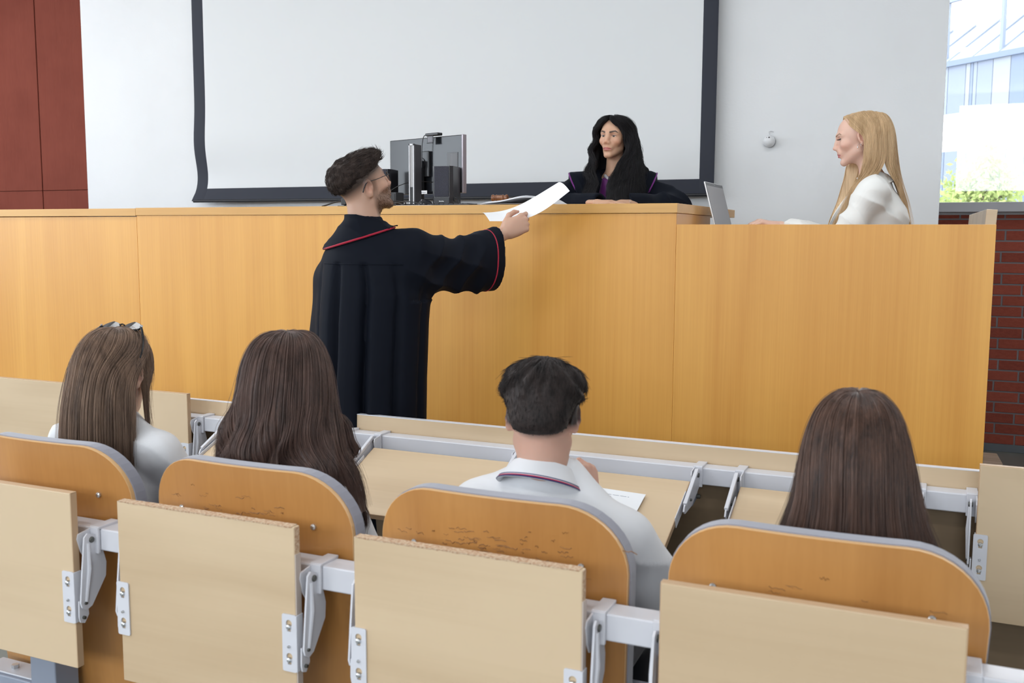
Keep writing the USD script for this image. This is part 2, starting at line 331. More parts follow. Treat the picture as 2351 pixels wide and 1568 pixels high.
def face_colors(V, fr, skin, lip=None, brow=None, brow_k=1.0, eyeshade=None, stubble=None, fade=None, flush=0.35, liner=None):
    """albedo of the skin: lips, brows, stubble and shaved hair where they grow"""
    x, y, z = fr.into(V[:, 0], V[:, 1], V[:, 2]); ax_ = np.abs(x); C = np.tile(np.array(skin, float), (len(V), 1))
    def mixin(w, c): nonlocal C; w = np.clip(w, 0, 1)[:, None]; C = C*(1-w)+np.array(c)*w
    def blob(cx, cy, cz, rx, ry, rz, p=2.0): return np.exp(-(((ax_-cx)/rx)**2+((y-cy)/ry)**2+((z-cz)/rz)**2)**(p/2))
    red = np.array(skin)*np.array([1.0, .72, .68])
    mixin(flush*blob(.045, .06, -.028, .025, .04, .022), red); mixin(flush*blob(0, .115, -.03, .016, .02, .014), red); mixin(flush*1.3*blob(.078, -.015, 0, .012, .022, .034, 4), red)
    if lip is not None:
        w = np.clip(1.25-(((ax_)/.026)**2+((z+.0632)/np.where(z > -.0632, .0085-.09*ax_, .0105-.14*ax_).clip(.0015))**2), 0, 1)*4*(y > .075); mixin(w, lip)
    if brow is not None:
        zc = .0285+.0075*np.clip((ax_-.014)/.028, 0, 1)-.006*np.clip((ax_-.042)/.014, 0, 1)*1.4
        th = (.0048-.0022*np.clip((ax_-.02)/.036, 0, 1))*brow_k
        w = np.clip((1-np.abs(z-zc)/th)*2.2, 0, 1)*np.clip((ax_-.011)/.004, 0, 1)*np.clip((.058-ax_)/.006, 0, 1)*(y > .03); mixin(w*.92, brow)
    if liner is not None:
        w = np.clip(1-np.abs(z-(.0125-.9*(ax_-.033)**2*10))/.0030, 0, 1)*np.clip(1-np.abs(ax_-.035)/.0175, 0, 1)*3*(y > .055); mixin(w, liner)
    if eyeshade is not None: mixin(.6*blob(.034, .08, .015, .017, .03, .007), eyeshade)
    if stubble is not None:
        line = np.clip((-.022-.25*(.06-y).clip(0, .06)-z)/.014, 0, 1)*(y > -.012)
        jawl = np.clip((y+.012)/.014, 0, 1); under = np.clip((z+.135)/.02, 0, 1)
        mous = np.clip(1-np.abs(z+.049)/.009, 0, 1)*(ax_ < .03)*(y > .07)
        side = np.clip((.022-np.abs(y-.010))/.012, 0, 1)*np.clip((.03-z)/.02, 0, 1)*np.clip((z+.07)/.02, 0, 1)
        lipk = 1-np.clip(1.5-((ax_/.026)**2+((z+.0635)/.012)**2), 0, 1)
        mixin(.62*np.maximum.reduce([line*jawl*under, mous, side*.8])*lipk, stubble)
    if fade is not None:
        col, fn = fade; mixin(fn(x, y, z), col)
    return C
def add_eyes(root, fr, iris, look=(0, 1, 0), lid=1.0):
    for sx in (-1, 1):
        c = np.array([sx*.033, .0690, .0080]); s = trimesh.creation.uv_sphere(.0127, count=[20, 24]); v = np.asarray(s.vertices)
        d = v/np.linalg.norm(v, axis=1, keepdims=True) @ U(look)
        C = np.tile([.50, .475, .45], (len(v), 1)); C[d > .865] = iris; C[d > .965] = (.006, .006, .006); C[d < .2] = (.5, .35, .3)
        s.vertices = fr.out(v+c); obj('eye', s, EYE, root, smooth=True, color=C)
# ---- a hand: x along the fingers, y towards the thumb side, z out of the back of the hand
def add_hand(B, fr, curl=(.3, .35, .4, .45), spread=.07, thumb=(.5, .35, .3), thumb_out=.75, size=1.0):
    e = dict(fr=Frame(fr.t, fr.R, fr.k*size)); f2 = e['fr']
    B.cone((-.03, 0, 0), (.012, 0, 0), .024, .026, k=.015, flat=((0, 0, 1), .72), **e)
    ks = [(.088, .027, .002), (.092, .008, .005), (.088, -.011, .004), (.080, -.028, 0)]
    for kx in ks: B.cone((.015, kx[1]*.62, -.002), kx, .0155, .0112, k=.014, **e)
    B.ell((.045, .0, -.008), (.040, .034, .013), k=.014, **e); B.ell((.030, .028, -.008), (.030, .015, .013), k=.014, **e)
    L = [(.042, .025, .020), (.046, .029, .021), (.043, .027, .020), (.033, .020, .018)]; R0 = [(.0095, .0085, .0078, .0066), (.0098, .0088, .008, .0068), (.0092, .0083, .0076, .0064), (.008, .0072, .0066, .0056)]
    for i in range(4):
        p = np.array(ks[i]); c = curl[i] if np.ndim(curl[i]) else (curl[i], curl[i]*1.15, curl[i]*.7); a = 0; yaw = (1.4-i)*spread
        for j in range(3):
            a += c[j]; d = np.array([math.cos(a)*math.cos(yaw), math.cos(a)*math.sin(yaw), -math.sin(a)]); q = p+d*L[i][j]
            B.cone(p, q, R0[i][j], R0[i][j+1], k=.0035 if j else .006, **e); p = q
    p = np.array([.022, .034, -.010]); d = np.array([math.cos(thumb_out), math.sin(thumb_out), -.35]); d = d/np.linalg.norm(d)
    for j, (l, r1, r2) in enumerate(((.040, .0125, .0105), (.032, .0105, .0095), (.025, .0092, .0070))):
        if j:
            ang = thumb[j]; ax3 = np.array([0, 0, 1.0]) if j == 1 else np.array([0, 0, 1.0])
            c_, s_ = math.cos(-ang), math.sin(-ang); d = np.array([d[0]*c_-d[1]*s_, d[0]*s_+d[1]*c_, d[2]-.12]); d /= np.linalg.norm(d)
        q = p+d*l; B.cone(p, q, r1, r2, k=.005, **e); p = q
def curves(name, strands, width, material, root, tip=.25, label=None, kind=None):
    """hair strands: arrays (n, m, 3)"""
    S = np.asarray(strands, float); n, m, _ = S.shape
    c = UsdGeom.BasisCurves.Define(stage, numbered(pathof(root) + '/' + name))
    c.CreateTypeAttr('linear'); c.CreateWrapAttr('nonperiodic')
    c.CreateCurveVertexCountsAttr(Vt.IntArray.FromNumpy(np.full(n, m, np.int32)))
    c.CreatePointsAttr(Vt.Vec3fArray.FromNumpy(S.reshape(-1, 3).astype(np.float32)))
    w = width*np.interp(np.linspace(0, 1, m), [0, .7, 1], [1, .9, tip])
    c.CreateWidthsAttr(Vt.FloatArray.FromNumpy(np.tile(w, n).astype(np.float32))); c.SetWidthsInterpolation('vertex')
    UsdShade.MaterialBindingAPI.Apply(c.GetPrim()).Bind(material)
    return tag(c.GetPrim(), label, kind=kind)
EYE = mat('eye', {'a': ('attribute', {'attribute': 'Cd'}), 'p': ('principled_bsdf', {'roughness': .35, 'coat_weight': .15})}, [('a.color', 'p.base_color')])
SKIN = skin_mat('skin')
# ================================================================== materials of the place
WHITE = mottled('wall_white', (.73, .735, .74), (.76, .765, .77), rough=.85, scale=(1.3, 1.3, 1.3), bump=.0006, bscale=(60, 60, 60))
RED = mottled('wall_red_paint', (.165, .040, .026), (.195, .049, .032), rough=.85, specular_ior_level=.15, scale=(2, 2, 2), bump=.006, bscale=(16, 16, 3.2))
CEIL = plain('ceiling_white', (.82, .82, .82), .9)
FLOOR = mottled('floor_vinyl', (.155, .158, .138), (.205, .208, .185), rough=.45, scale=(3, .5, 3), detail=6)
MORTAR = plain('mortar_grey', (.19, .17, .175), .9)
BRICKS = [mottled('brick_red_%d' % i, a, b, rough=.85, specular_ior_level=.15, scale=(30, 30, 60), bump=.0012, bscale=(150, 150, 150)) for i, (a, b) in enumerate((((.25, .055, .034), (.29, .068, .043)), ((.215, .048, .031), (.26, .060, .038)), ((.275, .062, .039), (.31, .074, .047))))]
BRICKFAR = mat('brick_pattern', {'tc': ('texture_coordinate', {}), 'm': ('mapping', {'rotation': (math.pi/2, 0, 0)}), 'b': ('brick_texture', {'color1': (.16, .042, .03), 'color2': (.185, .05, .035), 'mortar': (.19, .17, .175), 'scale': 1.0, 'brick_width': .272, 'row_height': .0722, 'mortar_size': .005}), 'p': ('principled_bsdf', {'roughness': .8})}, [('tc.object', 'm.vector'), ('m.vector', 'b.vector'), ('b.color', 'p.base_color')])
SCREEN = plain('screen_fabric', (.70, .71, .715), .75)
BORDER = fabric('screen_border', (.030, .033, .046), rough=.7, sheen=.12)
DESK = veneer('beech_veneer', (.56, .225, .022), (.75, .375, .068), 'z', rough=.45, ring=.22, fine=.42, coat=.6)
DESKX = veneer('beech_veneer_edge', (.53, .26, .065), (.70, .40, .125), 'x', rough=.42, ring=.15, fine=.42, coat=.15)
PALE = veneer('pale_beech_laminate', (.50, .355, .212), (.64, .485, .315), 'x', rough=.42, ring=.46, fine=.26, coat=.35, crough=.35)
PALEEDGE = plain('beech_edge_band', (.52, .35, .21), .45)
PLY = veneer('seat_plywood', (.37, .155, .038), (.55, .265, .078), 'z', rough=.36, ring=.22, fine=.30, coat=.3)
PLYEDGE = plain('plywood_edge', (.72, .44, .20), .4)
CHIP = mottled('raw_chipboard', (.42, .24, .14), (.63, .49, .34), rough=.9, scale=(160, 160, 160), bump=.002)
STAIN = mottled('pen_scribble', (.20, .09, .028), (.36, .17, .055), rough=.5, scale=(120, 120, 120))
DARKPANEL = veneer('dark_panel', (.17, .115, .066), (.23, .16, .095), 'x', rough=.6, ring=.2, fine=.3)
STEEL = plain('grey_painted_steel', (.64, .64, .68), .36)
STEELD = plain('blue_grey_steel', (.26, .29, .36), .45)
ZINC = plain('zinc_screw', (.62, .63, .64), .25, metallic=1.0)
DARKMETAL = plain('dark_rivet', (.10, .10, .09), .4, metallic=.6)
CUSHION = fabric('grey_upholstery', (.27, .27, .315), rough=.95, sheen=.35)
BLACKP = plain('black_plastic', (.012, .012, .014), .38)
BLACKM = mottled('speaker_grille', (.022, .022, .032), (.035, .035, .05), rough=.8, scale=(400, 400, 400), bump=.001)
GLOSSB = plain('glossy_black', (.012, .013, .016), .18)
ALU = plain('brushed_aluminium', (.42, .41, .41), .35, metallic=.9)
ALUD = plain('dark_aluminium', (.11, .105, .115), .4, metallic=.5)
PAPER = plain('paper_white', (.80, .81, .83), .7)
INK = plain('ink_grey', (.25, .27, .33), .8)
PLASTW = plain('white_plastic', (.72, .72, .73), .35)
GLASS = mat('window_glass', {'f': ('fresnel', {'IOR': 1.45}), 't': ('transparent_bsdf', {}), 'g': ('glossy_bsdf', {'roughness': 0.0, 'color': (1, 1, 1)}), 'x': ('mix_closure', {})}, [('f.fac', 'x.fac'), ('t.BSDF', 'x.closure1'), ('g.BSDF', 'x.closure2')], surface='x.closure')
SILL = plain('sill_grey', (.36, .35, .365), .5)

# ================================================================== the hall
XL, XR, YR, YB, ZC = -9.5, 3.2, -6.0, 7.3, 4.1
YW = 6.2                                    # face of the white wall
struct('floor', bx(XL-.2, XR+.2, YR-.2, YB+.3, -.12, 0), FLOOR)
struct('ceiling', bx(XL-.2, XR+.2, YR-.2, YB+.3, ZC, ZC+.15), CEIL)
struct('wall_left', bx(XL-.15, XL, YR, YB, 0, ZC), WHITE)
struct('wall_rear', bx(XL-.15, XR+.15, YR-.15, YR, 0, ZC), WHITE)
struct('wall_right', bx(XR, XR+.15, YR, YB, 0, ZC), WHITE)
struct('wall_front', bx(-6.666, -.052, YW, YW+.25, 0, ZC), WHITE)
# red painted concrete with the seams of its formwork boards
wl = struct('wall_front_left', bx(XL, -6.666, YW+.04, YW+.29, 0, ZC), plain('red_joint', (.14, .04, .03), .8))
for a, b in ((XL, -9.17), (-9.16, -8.37), (-8.36, -7.215), (-7.205, -6.668)):
    for c, d in ((0, 1.806), (1.809, ZC)):
        struct('formwork_panel', rbx(a, b, YW+.012, YW+.06, c, d, .004), RED, wl, smooth=30)
# the brick wall under the window, brick by brick where it shows
struct('floor', bx(XL, .13, 4.14, YW, .60, .75), FLOOR)     # the raised stage behind the desks
wb = struct('wall_front_right', bx(-.6, .92, YB+.006, YB+.25, 0, 1.605), MORTAR)
rnd = random.Random(4)
for r in range(22):
    z0 = .052+r*.0722
    x = -.33+(.136 if r % 2 else 0)+.012*math.sin(r*2.1)
    while x < .86:
        w = .262
        m = rbx(x, x+w, YB+rnd.uniform(-.002, .002), YB+.05, z0, min(z0+.0625, 1.6), .003, 1); struct('brick', m, BRICKS[rnd.randrange(3)], wb)
        x += w+.010
struct('wall_front_right', bx(.92, XR, YB, YB+.25, 0, 1.605), BRICKFAR)
struct('wall_front_right', bx(-6.0, -.6, YB, YB+.25, 0, ZC), WHITE)
struct('wall_front_right', bx(-.6, XR, YB, YB+.25, 3.75, ZC), WHITE)
struct('baseboard_front_right', rbx(-.3, XR, YB-.012, YB+.005, 0, .052, .003), plain('baseboard_grey', (.10, .11, .12), .5))
w1 = stage.DefinePrim('/World/window_1', 'Xform'); tag(w1, kind='structure')
obj('sill', rbx(-.59, XR-.01, YB-.16, YB+.12, 1.607, 1.672, .006), SILL, w1)
obj('sill_trim', bx(-.6, XR, YB-.006, YB+.02, 1.592, 1.607), plain('filler_white', (.6, .6, .62), .8), w1)
FRAME = plain('window_frame_white', (.75, .76, .77), .4)
for a, b in ((-.6, -.53), (1.38, 1.46), (XR-.08, XR)): obj('frame', rbx(a, b, YB+.10, YB+.17, 1.672, 3.75, .005), FRAME, w1)
obj('frame', rbx(-.6, XR, YB+.10, YB+.17, 3.68, 3.75, .005), FRAME, w1)
for a, b in ((-.53, 1.38), (1.46, XR-.08)): obj('pane', bx(a, b, YB+.13, YB+.136, 1.672, 3.68), GLASS, w1)
# ceiling luminaires
for i, (x, y) in enumerate(((-6.4, 3.2), (-3.4, 3.2), (-.4, 3.2), (-6.4, -.6), (-3.4, -.6), (-.4, -.6))):
    rect_light('lamp_%d' % i, (x, y, ZC-.045), (x, y, 0), 1.2, .3, (.97, .985, 1.0), CEIL_LAMP)

# ================================================================== outside
FAC = [plain('facade_%d' % i, c, .6) for i, c in enumerate(((.165, .20, .275), (.185, .22, .29), (.13, .17, .255), (.22, .25, .30)))]
bd = thing('office_building', 'pale blue grey office building seen through the window at the right', 'building', (.9, 40, 0), math.radians(-42))
obj('wall', bx(-16, 7, .12, 8, 0, 7.85), FAC[1], bd)
seams = [-6.6, -5.5, -4.3, -3.1, -2.5, -1.9, -1.55, -.75, -.55, -.42, -.25, .42, 1.15, 1.9, 2.6, 3.6]
wins = [(-4.2, -2.6), (-1.62, -.02), (.62, 2.2)]
for i in range(len(seams)-1):
    a, b = seams[i]+.012, seams[i+1]-.012
    for z0, z1, t in ((6.0, 7.75, 0), (1.0, 4.62, 2)):
        obj('cladding_panel', bx(a, b, 0, .12, z0, z1), FAC[(i*7+t+int(z0)) % 4 if t == 0 else (2 if i % 3 else 0)], bd)
for a, b in wins:
    f = obj('window', cat([bx(a-.06, a, .0, .12, 4.62, 6.0), bx(b, b+.06, 0, .12, 4.62, 6.0), bx(a, b, 0, .12, 4.62, 4.68), bx(a, b, 0, .12, 5.94, 6.0)]), FRAME, bd)
    obj('pane', bx(a, b, .05, .08, 4.68, 5.94), plain('pane_%d' % int(a*10+99), (.36, .37, .39), .1), f)
for a, b in zip([-6.6]+[w[1]+.06 for w in wins], [w[0]-.06 for w in wins]+[3.6]): obj('cladding_panel', bx(a, b, .01, .12, 4.62, 6.0), FAC[0], bd)
obj('roof_edge', bx(-16, 7, -.12, .3, 7.75, 7.95), FAC[2], bd)
rf = obj('roof', prism([(-.05, 7.95), (2.6, 9.7), (2.6, 7.95)], -16, 7, 'yz'), FAC[3], bd)
for x in np.arange(-6, 5, 1.1): obj('roof_rib', prism([(-.09, 7.95), (2.6, 9.78), (2.6, 9.72), (-.02, 7.95)], x, x+.06, 'yz'), FAC[1], rf)
obj('roof_rail', bx(-16, 7, .1, .25, 10.15, 10.4), FAC[1], bd)
for x in (-4.4, -1.9, .55, 3.0): obj('rail_post', bx(x, x+.12, .1, .25, 7.95, 10.2), FAC[1], bd)
struct('ground', bx(-60, 60, 8.5, 90, -1.2, -1.0), plain('paving_pale', (.45, .45, .43), .9))
LEAF = mat('leaf', {'n': ('noise_texture', {'scale': 3.0}), 'g': ('geometry', {}), 'r': ('rgb_ramp', {'ramp': [(.25, (.36, .44, .17)), (.6, (.62, .64, .46))]}), 'd': ('diffuse_bsdf', {}), 't': ('translucent_bsdf', {}), 'x': ('mix_closure', {'fac': .4})},
           [('g.random_per_island', 'r.fac'), ('r.color', 'd.color'), ('r.color', 't.color'), ('d.BSDF', 'x.closure1'), ('t.BSDF', 'x.closure2')], surface='x.closure')
BARK = plain('bark', (.16, .12, .09), .9)
def tree(x, y, rad, zc, h, n, seed, label):
    g = np.random.default_rng(seed); t = thing('leafy_tree', label, 'tree', (x, y, -1.0), 0, 'trees outside the window')
    tr = [tube(spline([(0, 0, 0), (.05, .03, h*.4), (-.02, .02, zc+1)], 8), np.linspace(.09, .04, 8), 7)]
    cl = []
    for _ in range(13):
        d = U(g.normal(size=3)); p = np.array([0, 0, zc+1.0])+d*rad*g.uniform(.25, .85)*[1, 1, .9]; cl.append(p)
        tr.append(tube(spline([(0, 0, zc+.3), p*.5+[0, 0, .5*zc+.3], p], 6), np.linspace(.03, .008, 6), 5))
    obj('trunk', cat(tr), BARK, t)
    c = np.array(cl)[g.integers(0, len(cl), n)]+g.normal(size=(n, 3))*rad*.24; nn = g.normal(size=(n, 3)); nn /= np.linalg.norm(nn, axis=1, keepdims=True)
    a = np.cross(nn, g.normal(size=(n, 3))); a /= np.linalg.norm(a, axis=1, keepdims=True); b = np.cross(nn, a); s = g.uniform(.04, .075, (n, 1))
    v = np.stack([c-a*s, c+b*s*.5, c+a*s, c-b*s*.5], 1).reshape(-1, 3); q = np.arange(n)[:, None]*4
    obj('foliage', (v, np.hstack([q, q+1, q+2, q+3])), LEAF, t, smooth=False, kind='stuff')
tree(.62, 20.0, .72, 2.35, 2.2, 2600, 1, 'young leafy tree outside the window, the middle one of three')
tree(-.30, 17.2, .50, 1.75, 1.9, 1800, 2, 'low leafy tree outside, half behind the white wall edge')
tree(1.95, 22.8, .80, 1.95, 2.0, 2200, 3, 'leafy tree outside the window, cut by the right picture edge')

# ================================================================== projection screen and sensor
def screen_y(u, v):
    """hang of the cloth in front of the wall: u 0 left .. 1 right, v = height above the lower edge"""
    low = np.exp(-(v/.42)**2); k = np.exp(-u*7.0)
    return YW-.085-.006*np.sin(u*9+1)*np.exp(-v) + low*k*(.048*np.sin((v-.03)*9.0)-.02) - .02*np.exp(-(v/.05)**2)*k - .010*np.sin(u*5.0+2)*low
def screen_part(u0, u1, v0, v1, nu, nv, dy=0.0):
    uu, vv = np.meshgrid(np.linspace(u0, u1, nu), np.linspace(v0, v1, nv)); X0, X1, Z0 = -5.415, -1.337, 1.695
    y = screen_y(uu, vv); P0 = np.stack([X0+(X1-X0)*uu, y+dy, Z0+vv+.004*uu], -1); P1 = P0+[0, .004, 0]
    v = np.vstack([P0.reshape(-1, 3), P1.reshape(-1, 3)]); N = nu*nv; f = []
    idx = np.arange(N).reshape(nv, nu)
    q = np.stack([idx[:-1, :-1], idx[:-1, 1:], idx[1:, 1:], idx[1:, :-1]], -1).reshape(-1, 4); f = [q, q[:, ::-1]+N]
    rim = np.concatenate([idx[0, :], idx[1:, -1], idx[-1, -2::-1], idx[-2:0:-1, 0]]); nx = np.roll(rim, -1)
    f.append(np.stack([rim, rim+N, nx+N, nx], -1)); return (v, np.vstack(f))
sc = thing('projection_screen', 'large white pull-down projection screen with dark grey border on the white wall', 'screen', (0, 0, 0))
ub, vb, vt = .0265, .098, 3.0-1.695+1.0
obj('picture_surface', screen_part(ub, 1-.0225, vb, vt, 90, 60), SCREEN, sc, smooth=True)
for n_, a in (('border', (0, ub, 0, vt, 4, 70)), ('border', (1-.0225, 1, 0, vt, 4, 60)), ('border', (ub, 1-.0225, 0, vb, 90, 10))): obj(n_, screen_part(*a), BORDER, sc, smooth=True)
_u = np.linspace(0.004, .996, 40)
obj('weight_bar', tube(np.stack([-5.415+4.078*_u, screen_y(_u, 0*_u)+.004, 1.695+.004*_u], -1), .011, 8), plain('bar_black', (.012, .012, .015), .5), sc, smooth=True)
sn = thing('motion_sensor', 'round white motion sensor on the wall right of the screen', 'sensor', (-1.02, YW-.002, 2.02))
obj('base', lathe([(0, 0), (.036, 0), (.036, -.014), (.0, -.014)], 28, axis='y'), plain('sensor_shadow_gap', (.22, .22, .24), .5), sn)
obj('dome', lathe([(0, -.058), (.010, -.057), (.022, -.052), (.032, -.042), (.0365, -.028), (.0365, -.016), (0, -.016)], 32, axis='y'), PLASTW, sn)
for a, r in ((.004, .0045), (-.010, .0022)): obj('lens', trimesh.creation.icosphere(2, r).apply_translation((a, -.052, .020)), BLACKP, sn)
obj('lead', tube(spline([(.002, -.012, .034), (-.004, -.018, .055), (.006, -.006, .062), (.022, -.001, .058)], 12), .003, 6), PLASTW, sn)

# ================================================================== the long desk and the side desk
YD = 4.1
dk = thing('lecture_desk', 'long high lecture desk of orange beech veneer with a pale top edge', 'desk', (-5.3, YD, 0))
dx = 5.3
obj('front_panel', rbx(-4.0, 1.238, .004, .024, 0, 1.536, .001), DESK, dk)
obj('front_panel', rbx(1.2435, 4.2485, 0, .024, 0, 1.541, .001), DESK, dk)
for a, b, z in ((-4.0, 1.239, 1.581), (1.240, 4.252, 1.5835)): obj('worktop', rbx(a, b, -.004, .70, z-.041, z, .0015), DESKX, dk)
obj('worktop_return', cat([rbx(4.03, 4.252, .700, 1.225, 1.5425, 1.5835, .0015)]), DESKX, dk)
obj('side_panel', rbx(4.222, 4.246, .024, .66, .75, 1.5415, .001), DESK, dk)
ds = thing('side_desk', 'lower orange veneer desk at the right with a tall plain front', 'desk', (-.44, YD, 0))
obj('front_panel', rbx(-.6105, .607, -.002, .024, 0, 1.494, .001), DESK, ds)
obj('side_panel', rbx(.583, .607, .024, .50, 0, 1.45, .001), DESK, ds)
obj('worktop', rbx(-.60, -.10, .024, .86, 1.425, 1.45, .002), PALE, ds)
rp = thing('guard_panel', 'pale wooden guard panel rising behind the side desk, ahead of the brick wall', 'panel', (.125, 4.66, .75))
obj('board', rot(rbx(-.022, .022, 0, 1.25, 0, .815, .003), math.radians(3.2), [0, 1, 0]).apply_transform(trimesh.transformations.rotation_matrix(math.radians(2.0), [0, 0, 1])), PALE, rp)
obj('post', rbx(-.030, .014, .01, .055, 0, .6, .003), PALE, rp)
st = thing('wooden_step', 'pale wooden step on the floor beside the side desk', 'step', (.235, 6.25, 0))
obj('tread', prism([(-.25, -.12), (.10, -.12), (.125, .0), (.105, .30), (-.25, .30)], .10, .135, 'xy'), mottled('raw_pine', (.48, .33, .22), (.62, .46, .34), rough=.7, scale=(3, 30, 3), detail=5), st)
obj('riser', rbx(-.22, .085, -.10, .27, 0, .10, .002), plain('step_side', (.32, .18, .10), .6), st)

# ================================================================== rows of seats
P_ = .645
def beam_row(y, x0, x1, label):
    t = thing('row_beam', label, 'beam', (0, y, 0))
    obj('beam', rbx(x0, x1, .062, .122, .675, .730, .005), STEEL, t)
    return t
def keyplate(w, h):
    """bracket plate with two keyhole slots, in xz, centred on x=0, top at z=0"""
    p = sbox(-w/2, -h, w/2, 0).buffer(-.004).buffer(.004)
    for z in (-.020, -.094): p = p.difference(Point(0, z).buffer(.0078).union(sbox(-.0045, z-.018, .0045, z)))
    return p
ARM = [(.020, -.112), (.030, -.104), (.064, -.117), (.084, -.19), (.081, -.224), (.036, -.285), (.018, -.292), (.006, -.283), (.002, -.270), (.010, -.195)]
def tablet(name, label, x, y, group, openk=False, damaged=False, w=.5):
    """a folding writing tablet hung from the beam; origin at the middle of its top edge"""
    t = thing(name, label, 'tablet', (x, y, .83), 0, group); hw = w/2
    tilt = math.radians(22.4)
    if not openk:
        obj('board', rbx(-hw, hw, 0, .020, -.436, 0, .0025), PALE, t)
        if damaged:
            g = np.random.default_rng(int(abs(x)*1000)); xs = np.linspace(-hw+.004, hw-.006, 60); e = .0018+.0022*g.random(60)*np.interp(xs, [-hw, -hw+.08, hw], [.3, 1, .8])
            v = np.vstack([np.stack([xs, 0*xs+.001-.0015, 0*xs-e], 1), np.stack([xs, 0*xs-.0012, 0*xs+.0006], 1), np.stack([xs, 0*xs+.0195, 0*xs+.0010+.0008*g.random(60)], 1), np.stack([xs, 0*xs+.0205, 0*xs-.003], 1)])
            q = np.concatenate([np.stack([np.arange(59)+60*k, np.arange(1, 60)+60*k, np.arange(1, 60)+60*(k+1), np.arange(59)+60*(k+1)], 1) for k in range(3)])
            obj('chipped_edge', (v, q), CHIP, t, label='chipped bare edge of the board')
            obj('bare_end', bx(hw-.001, hw+.0006, .002, .018, -.056, -.002), CHIP, t)
            obj('edge_band', rbx(hw-.001, hw+.0022, .001, .0195, -.434, -.060, .0008), plain('edge_band_%s' % t.GetName(), (.50, .42, .37), .45), t)
        else: obj('edge_band', cat([rbx(hw-.001, hw+.001, .0008, .0192, -.434, -.002, .0006), rbx(-hw-.001, hw+.001, .0008, .0192, -.001, .001, .0006), rbx(-hw-.001, -hw+.001, .0008, .0192, -.434, -.002, .0006)]), PALEEDGE, t)
    else:
        L = .349; b = rbx(-hw, hw, 0, L, -.020, 0, .0025); e = cat([rbx(-hw-.001, hw+.001, -.001, .001, -.0192, -.0008, .0006), rbx(-hw-.001, -hw+.001, 0, L, -.0192, -.0008, .0006), rbx(hw-.001, hw+.001, 0, L, -.0192, -.0008, .0006)])
        for m in (b, e): rot(m, tilt, [1, 0, 0]); m.apply_translation((0, -.314, -.266))
        obj('board', b, PALE, t); obj('edge_band', e, PALEEDGE, t)
    for s in (-1, 1):
        xo = s*(hw+.017)
        cl = cat([rbx(min(s*(hw-.001), s*(hw+.028)), max(s*(hw-.001), s*(hw+.028)), .056, .124, -.101, -.0935, .002), rbx(min(s*(hw-.001), s*(hw+.028)), max(s*(hw-.001), s*(hw+.028)), .052, .0605, -.160, -.0955, .002)])
        ear = prism([(.060, -.098), (.016, -.104), (.012, -.116), (.022, -.150), (.036, -.172), (.060, -.165)], xo-s*.0145-.0018, xo-s*.0145+.0018, 'yz')
        c = obj('clamp', cat([cl, ear]), STEEL, t)
        if not openk:
            a = cat([prism(ARM, xo-.0022, xo+.0022, 'yz'), tube([(xo+s*.002, .030, -.128), (xo+s*.0035, .030, -.19), (xo+s*.002, .018, -.272)], [.004, .0065, .004], 8)])
            arm = obj('arm', a, STEEL, t)
            for yy, zz, r in ((.041, -.122, .0075), (.016, -.273, .0042)): obj('pivot', lathe([(0, -.006), (r*.8, -.006), (r, -.004), (r, .004), (r*.8, .006), (0, .006)], 14, (xo, yy, zz), 'x'), DARKMETAL, arm)
            lk = obj('link', prism(Polygon([(.004, -.268), (.026, -.270), (.028, -.306), (.016, -.322), (.006, -.318), (.003, -.306)]).buffer(.002), xo-s*.006-.0018, xo-s*.006+.0018, 'yz'), STEEL, t)
            obj('pivot', lathe([(0, -.006), (.004, -.006), (.004, .006), (0, .006)], 14, (xo-s*.004, .013, -.309), 'x'), DARKMETAL, lk)
            px_ = s*(hw-.016) if s > 0 else s*(hw-.011)
            pl = prism(keyplate(.036, .128), -.0035, -.0005, 'xz'); pl.apply_translation((px_, 0, -.193))
            fl = rbx(min(s*(hw+.0012), s*(hw+.0042)), max(s*(hw+.0012), s*(hw+.0042)), -.0035, .020, -.320, -.194, .001)
            br = obj('bracket', cat([pl, fl]), STEEL, t)
            for z, r in ((-.027-.194, .0062), (-.101-.194, .0062), (-.070-.194, .0038)):
                obj('bolt', lathe([(0, -.0090), (r*.5, -.0088), (r*.9, -.0065), (r, -.0035), (r, -.001), (0, -.001)], 12, (px_, 0, z), 'y'), ZINC, br)
        else:
            a = prism([(.045, -.100), (.030, -.098), (-.128, -.176), (-.136, -.190), (-.122, -.200), (-.04, -.196), (.055, -.160), (.062, -.120)], xo-.0022, xo+.0022, 'yz')
            ri = rot(rbx(xo-.006, xo+.006, -.078, .085, -.006, .006, .003), math.radians(26.5), [1, 0, 0]).apply_translation((0, -.050, -.138))
            arm = obj('arm', cat([a, ri]), STEEL, t)
            for yy, zz, r in ((.030, -.117, .0075), (-.062, -.172, .0045), (.052, -.190, .0070)): obj('pivot', lathe([(0, -.007), (r*.8, -.007), (r, -.005), (r, .005), (r*.8, .007), (0, .007)], 14, (xo, yy, zz), 'x'), DARKMETAL, arm)
            lk = rot(rbx(xo-s*.007-.002, xo-s*.007+.002, -.010, .062, -.030, .004, .002), math.radians(10), [1, 0, 0]).apply_translation((0, .004, -.178))
            obj('link', lk, STEELD, t)
            br = rot(rbx(min(s*(hw+.0015), s*(hw+.0045)), max(s*(hw+.0015), s*(hw+.0045)), .150, .285, -.026, .010, .002), tilt, [1, 0, 0]).apply_translation((0, -.314, -.266))
            obj('bracket', br, STEEL, t)
    return t
OUT = unary_union([sbox(-.28, -.10, .28, .20)]).buffer(-.0)
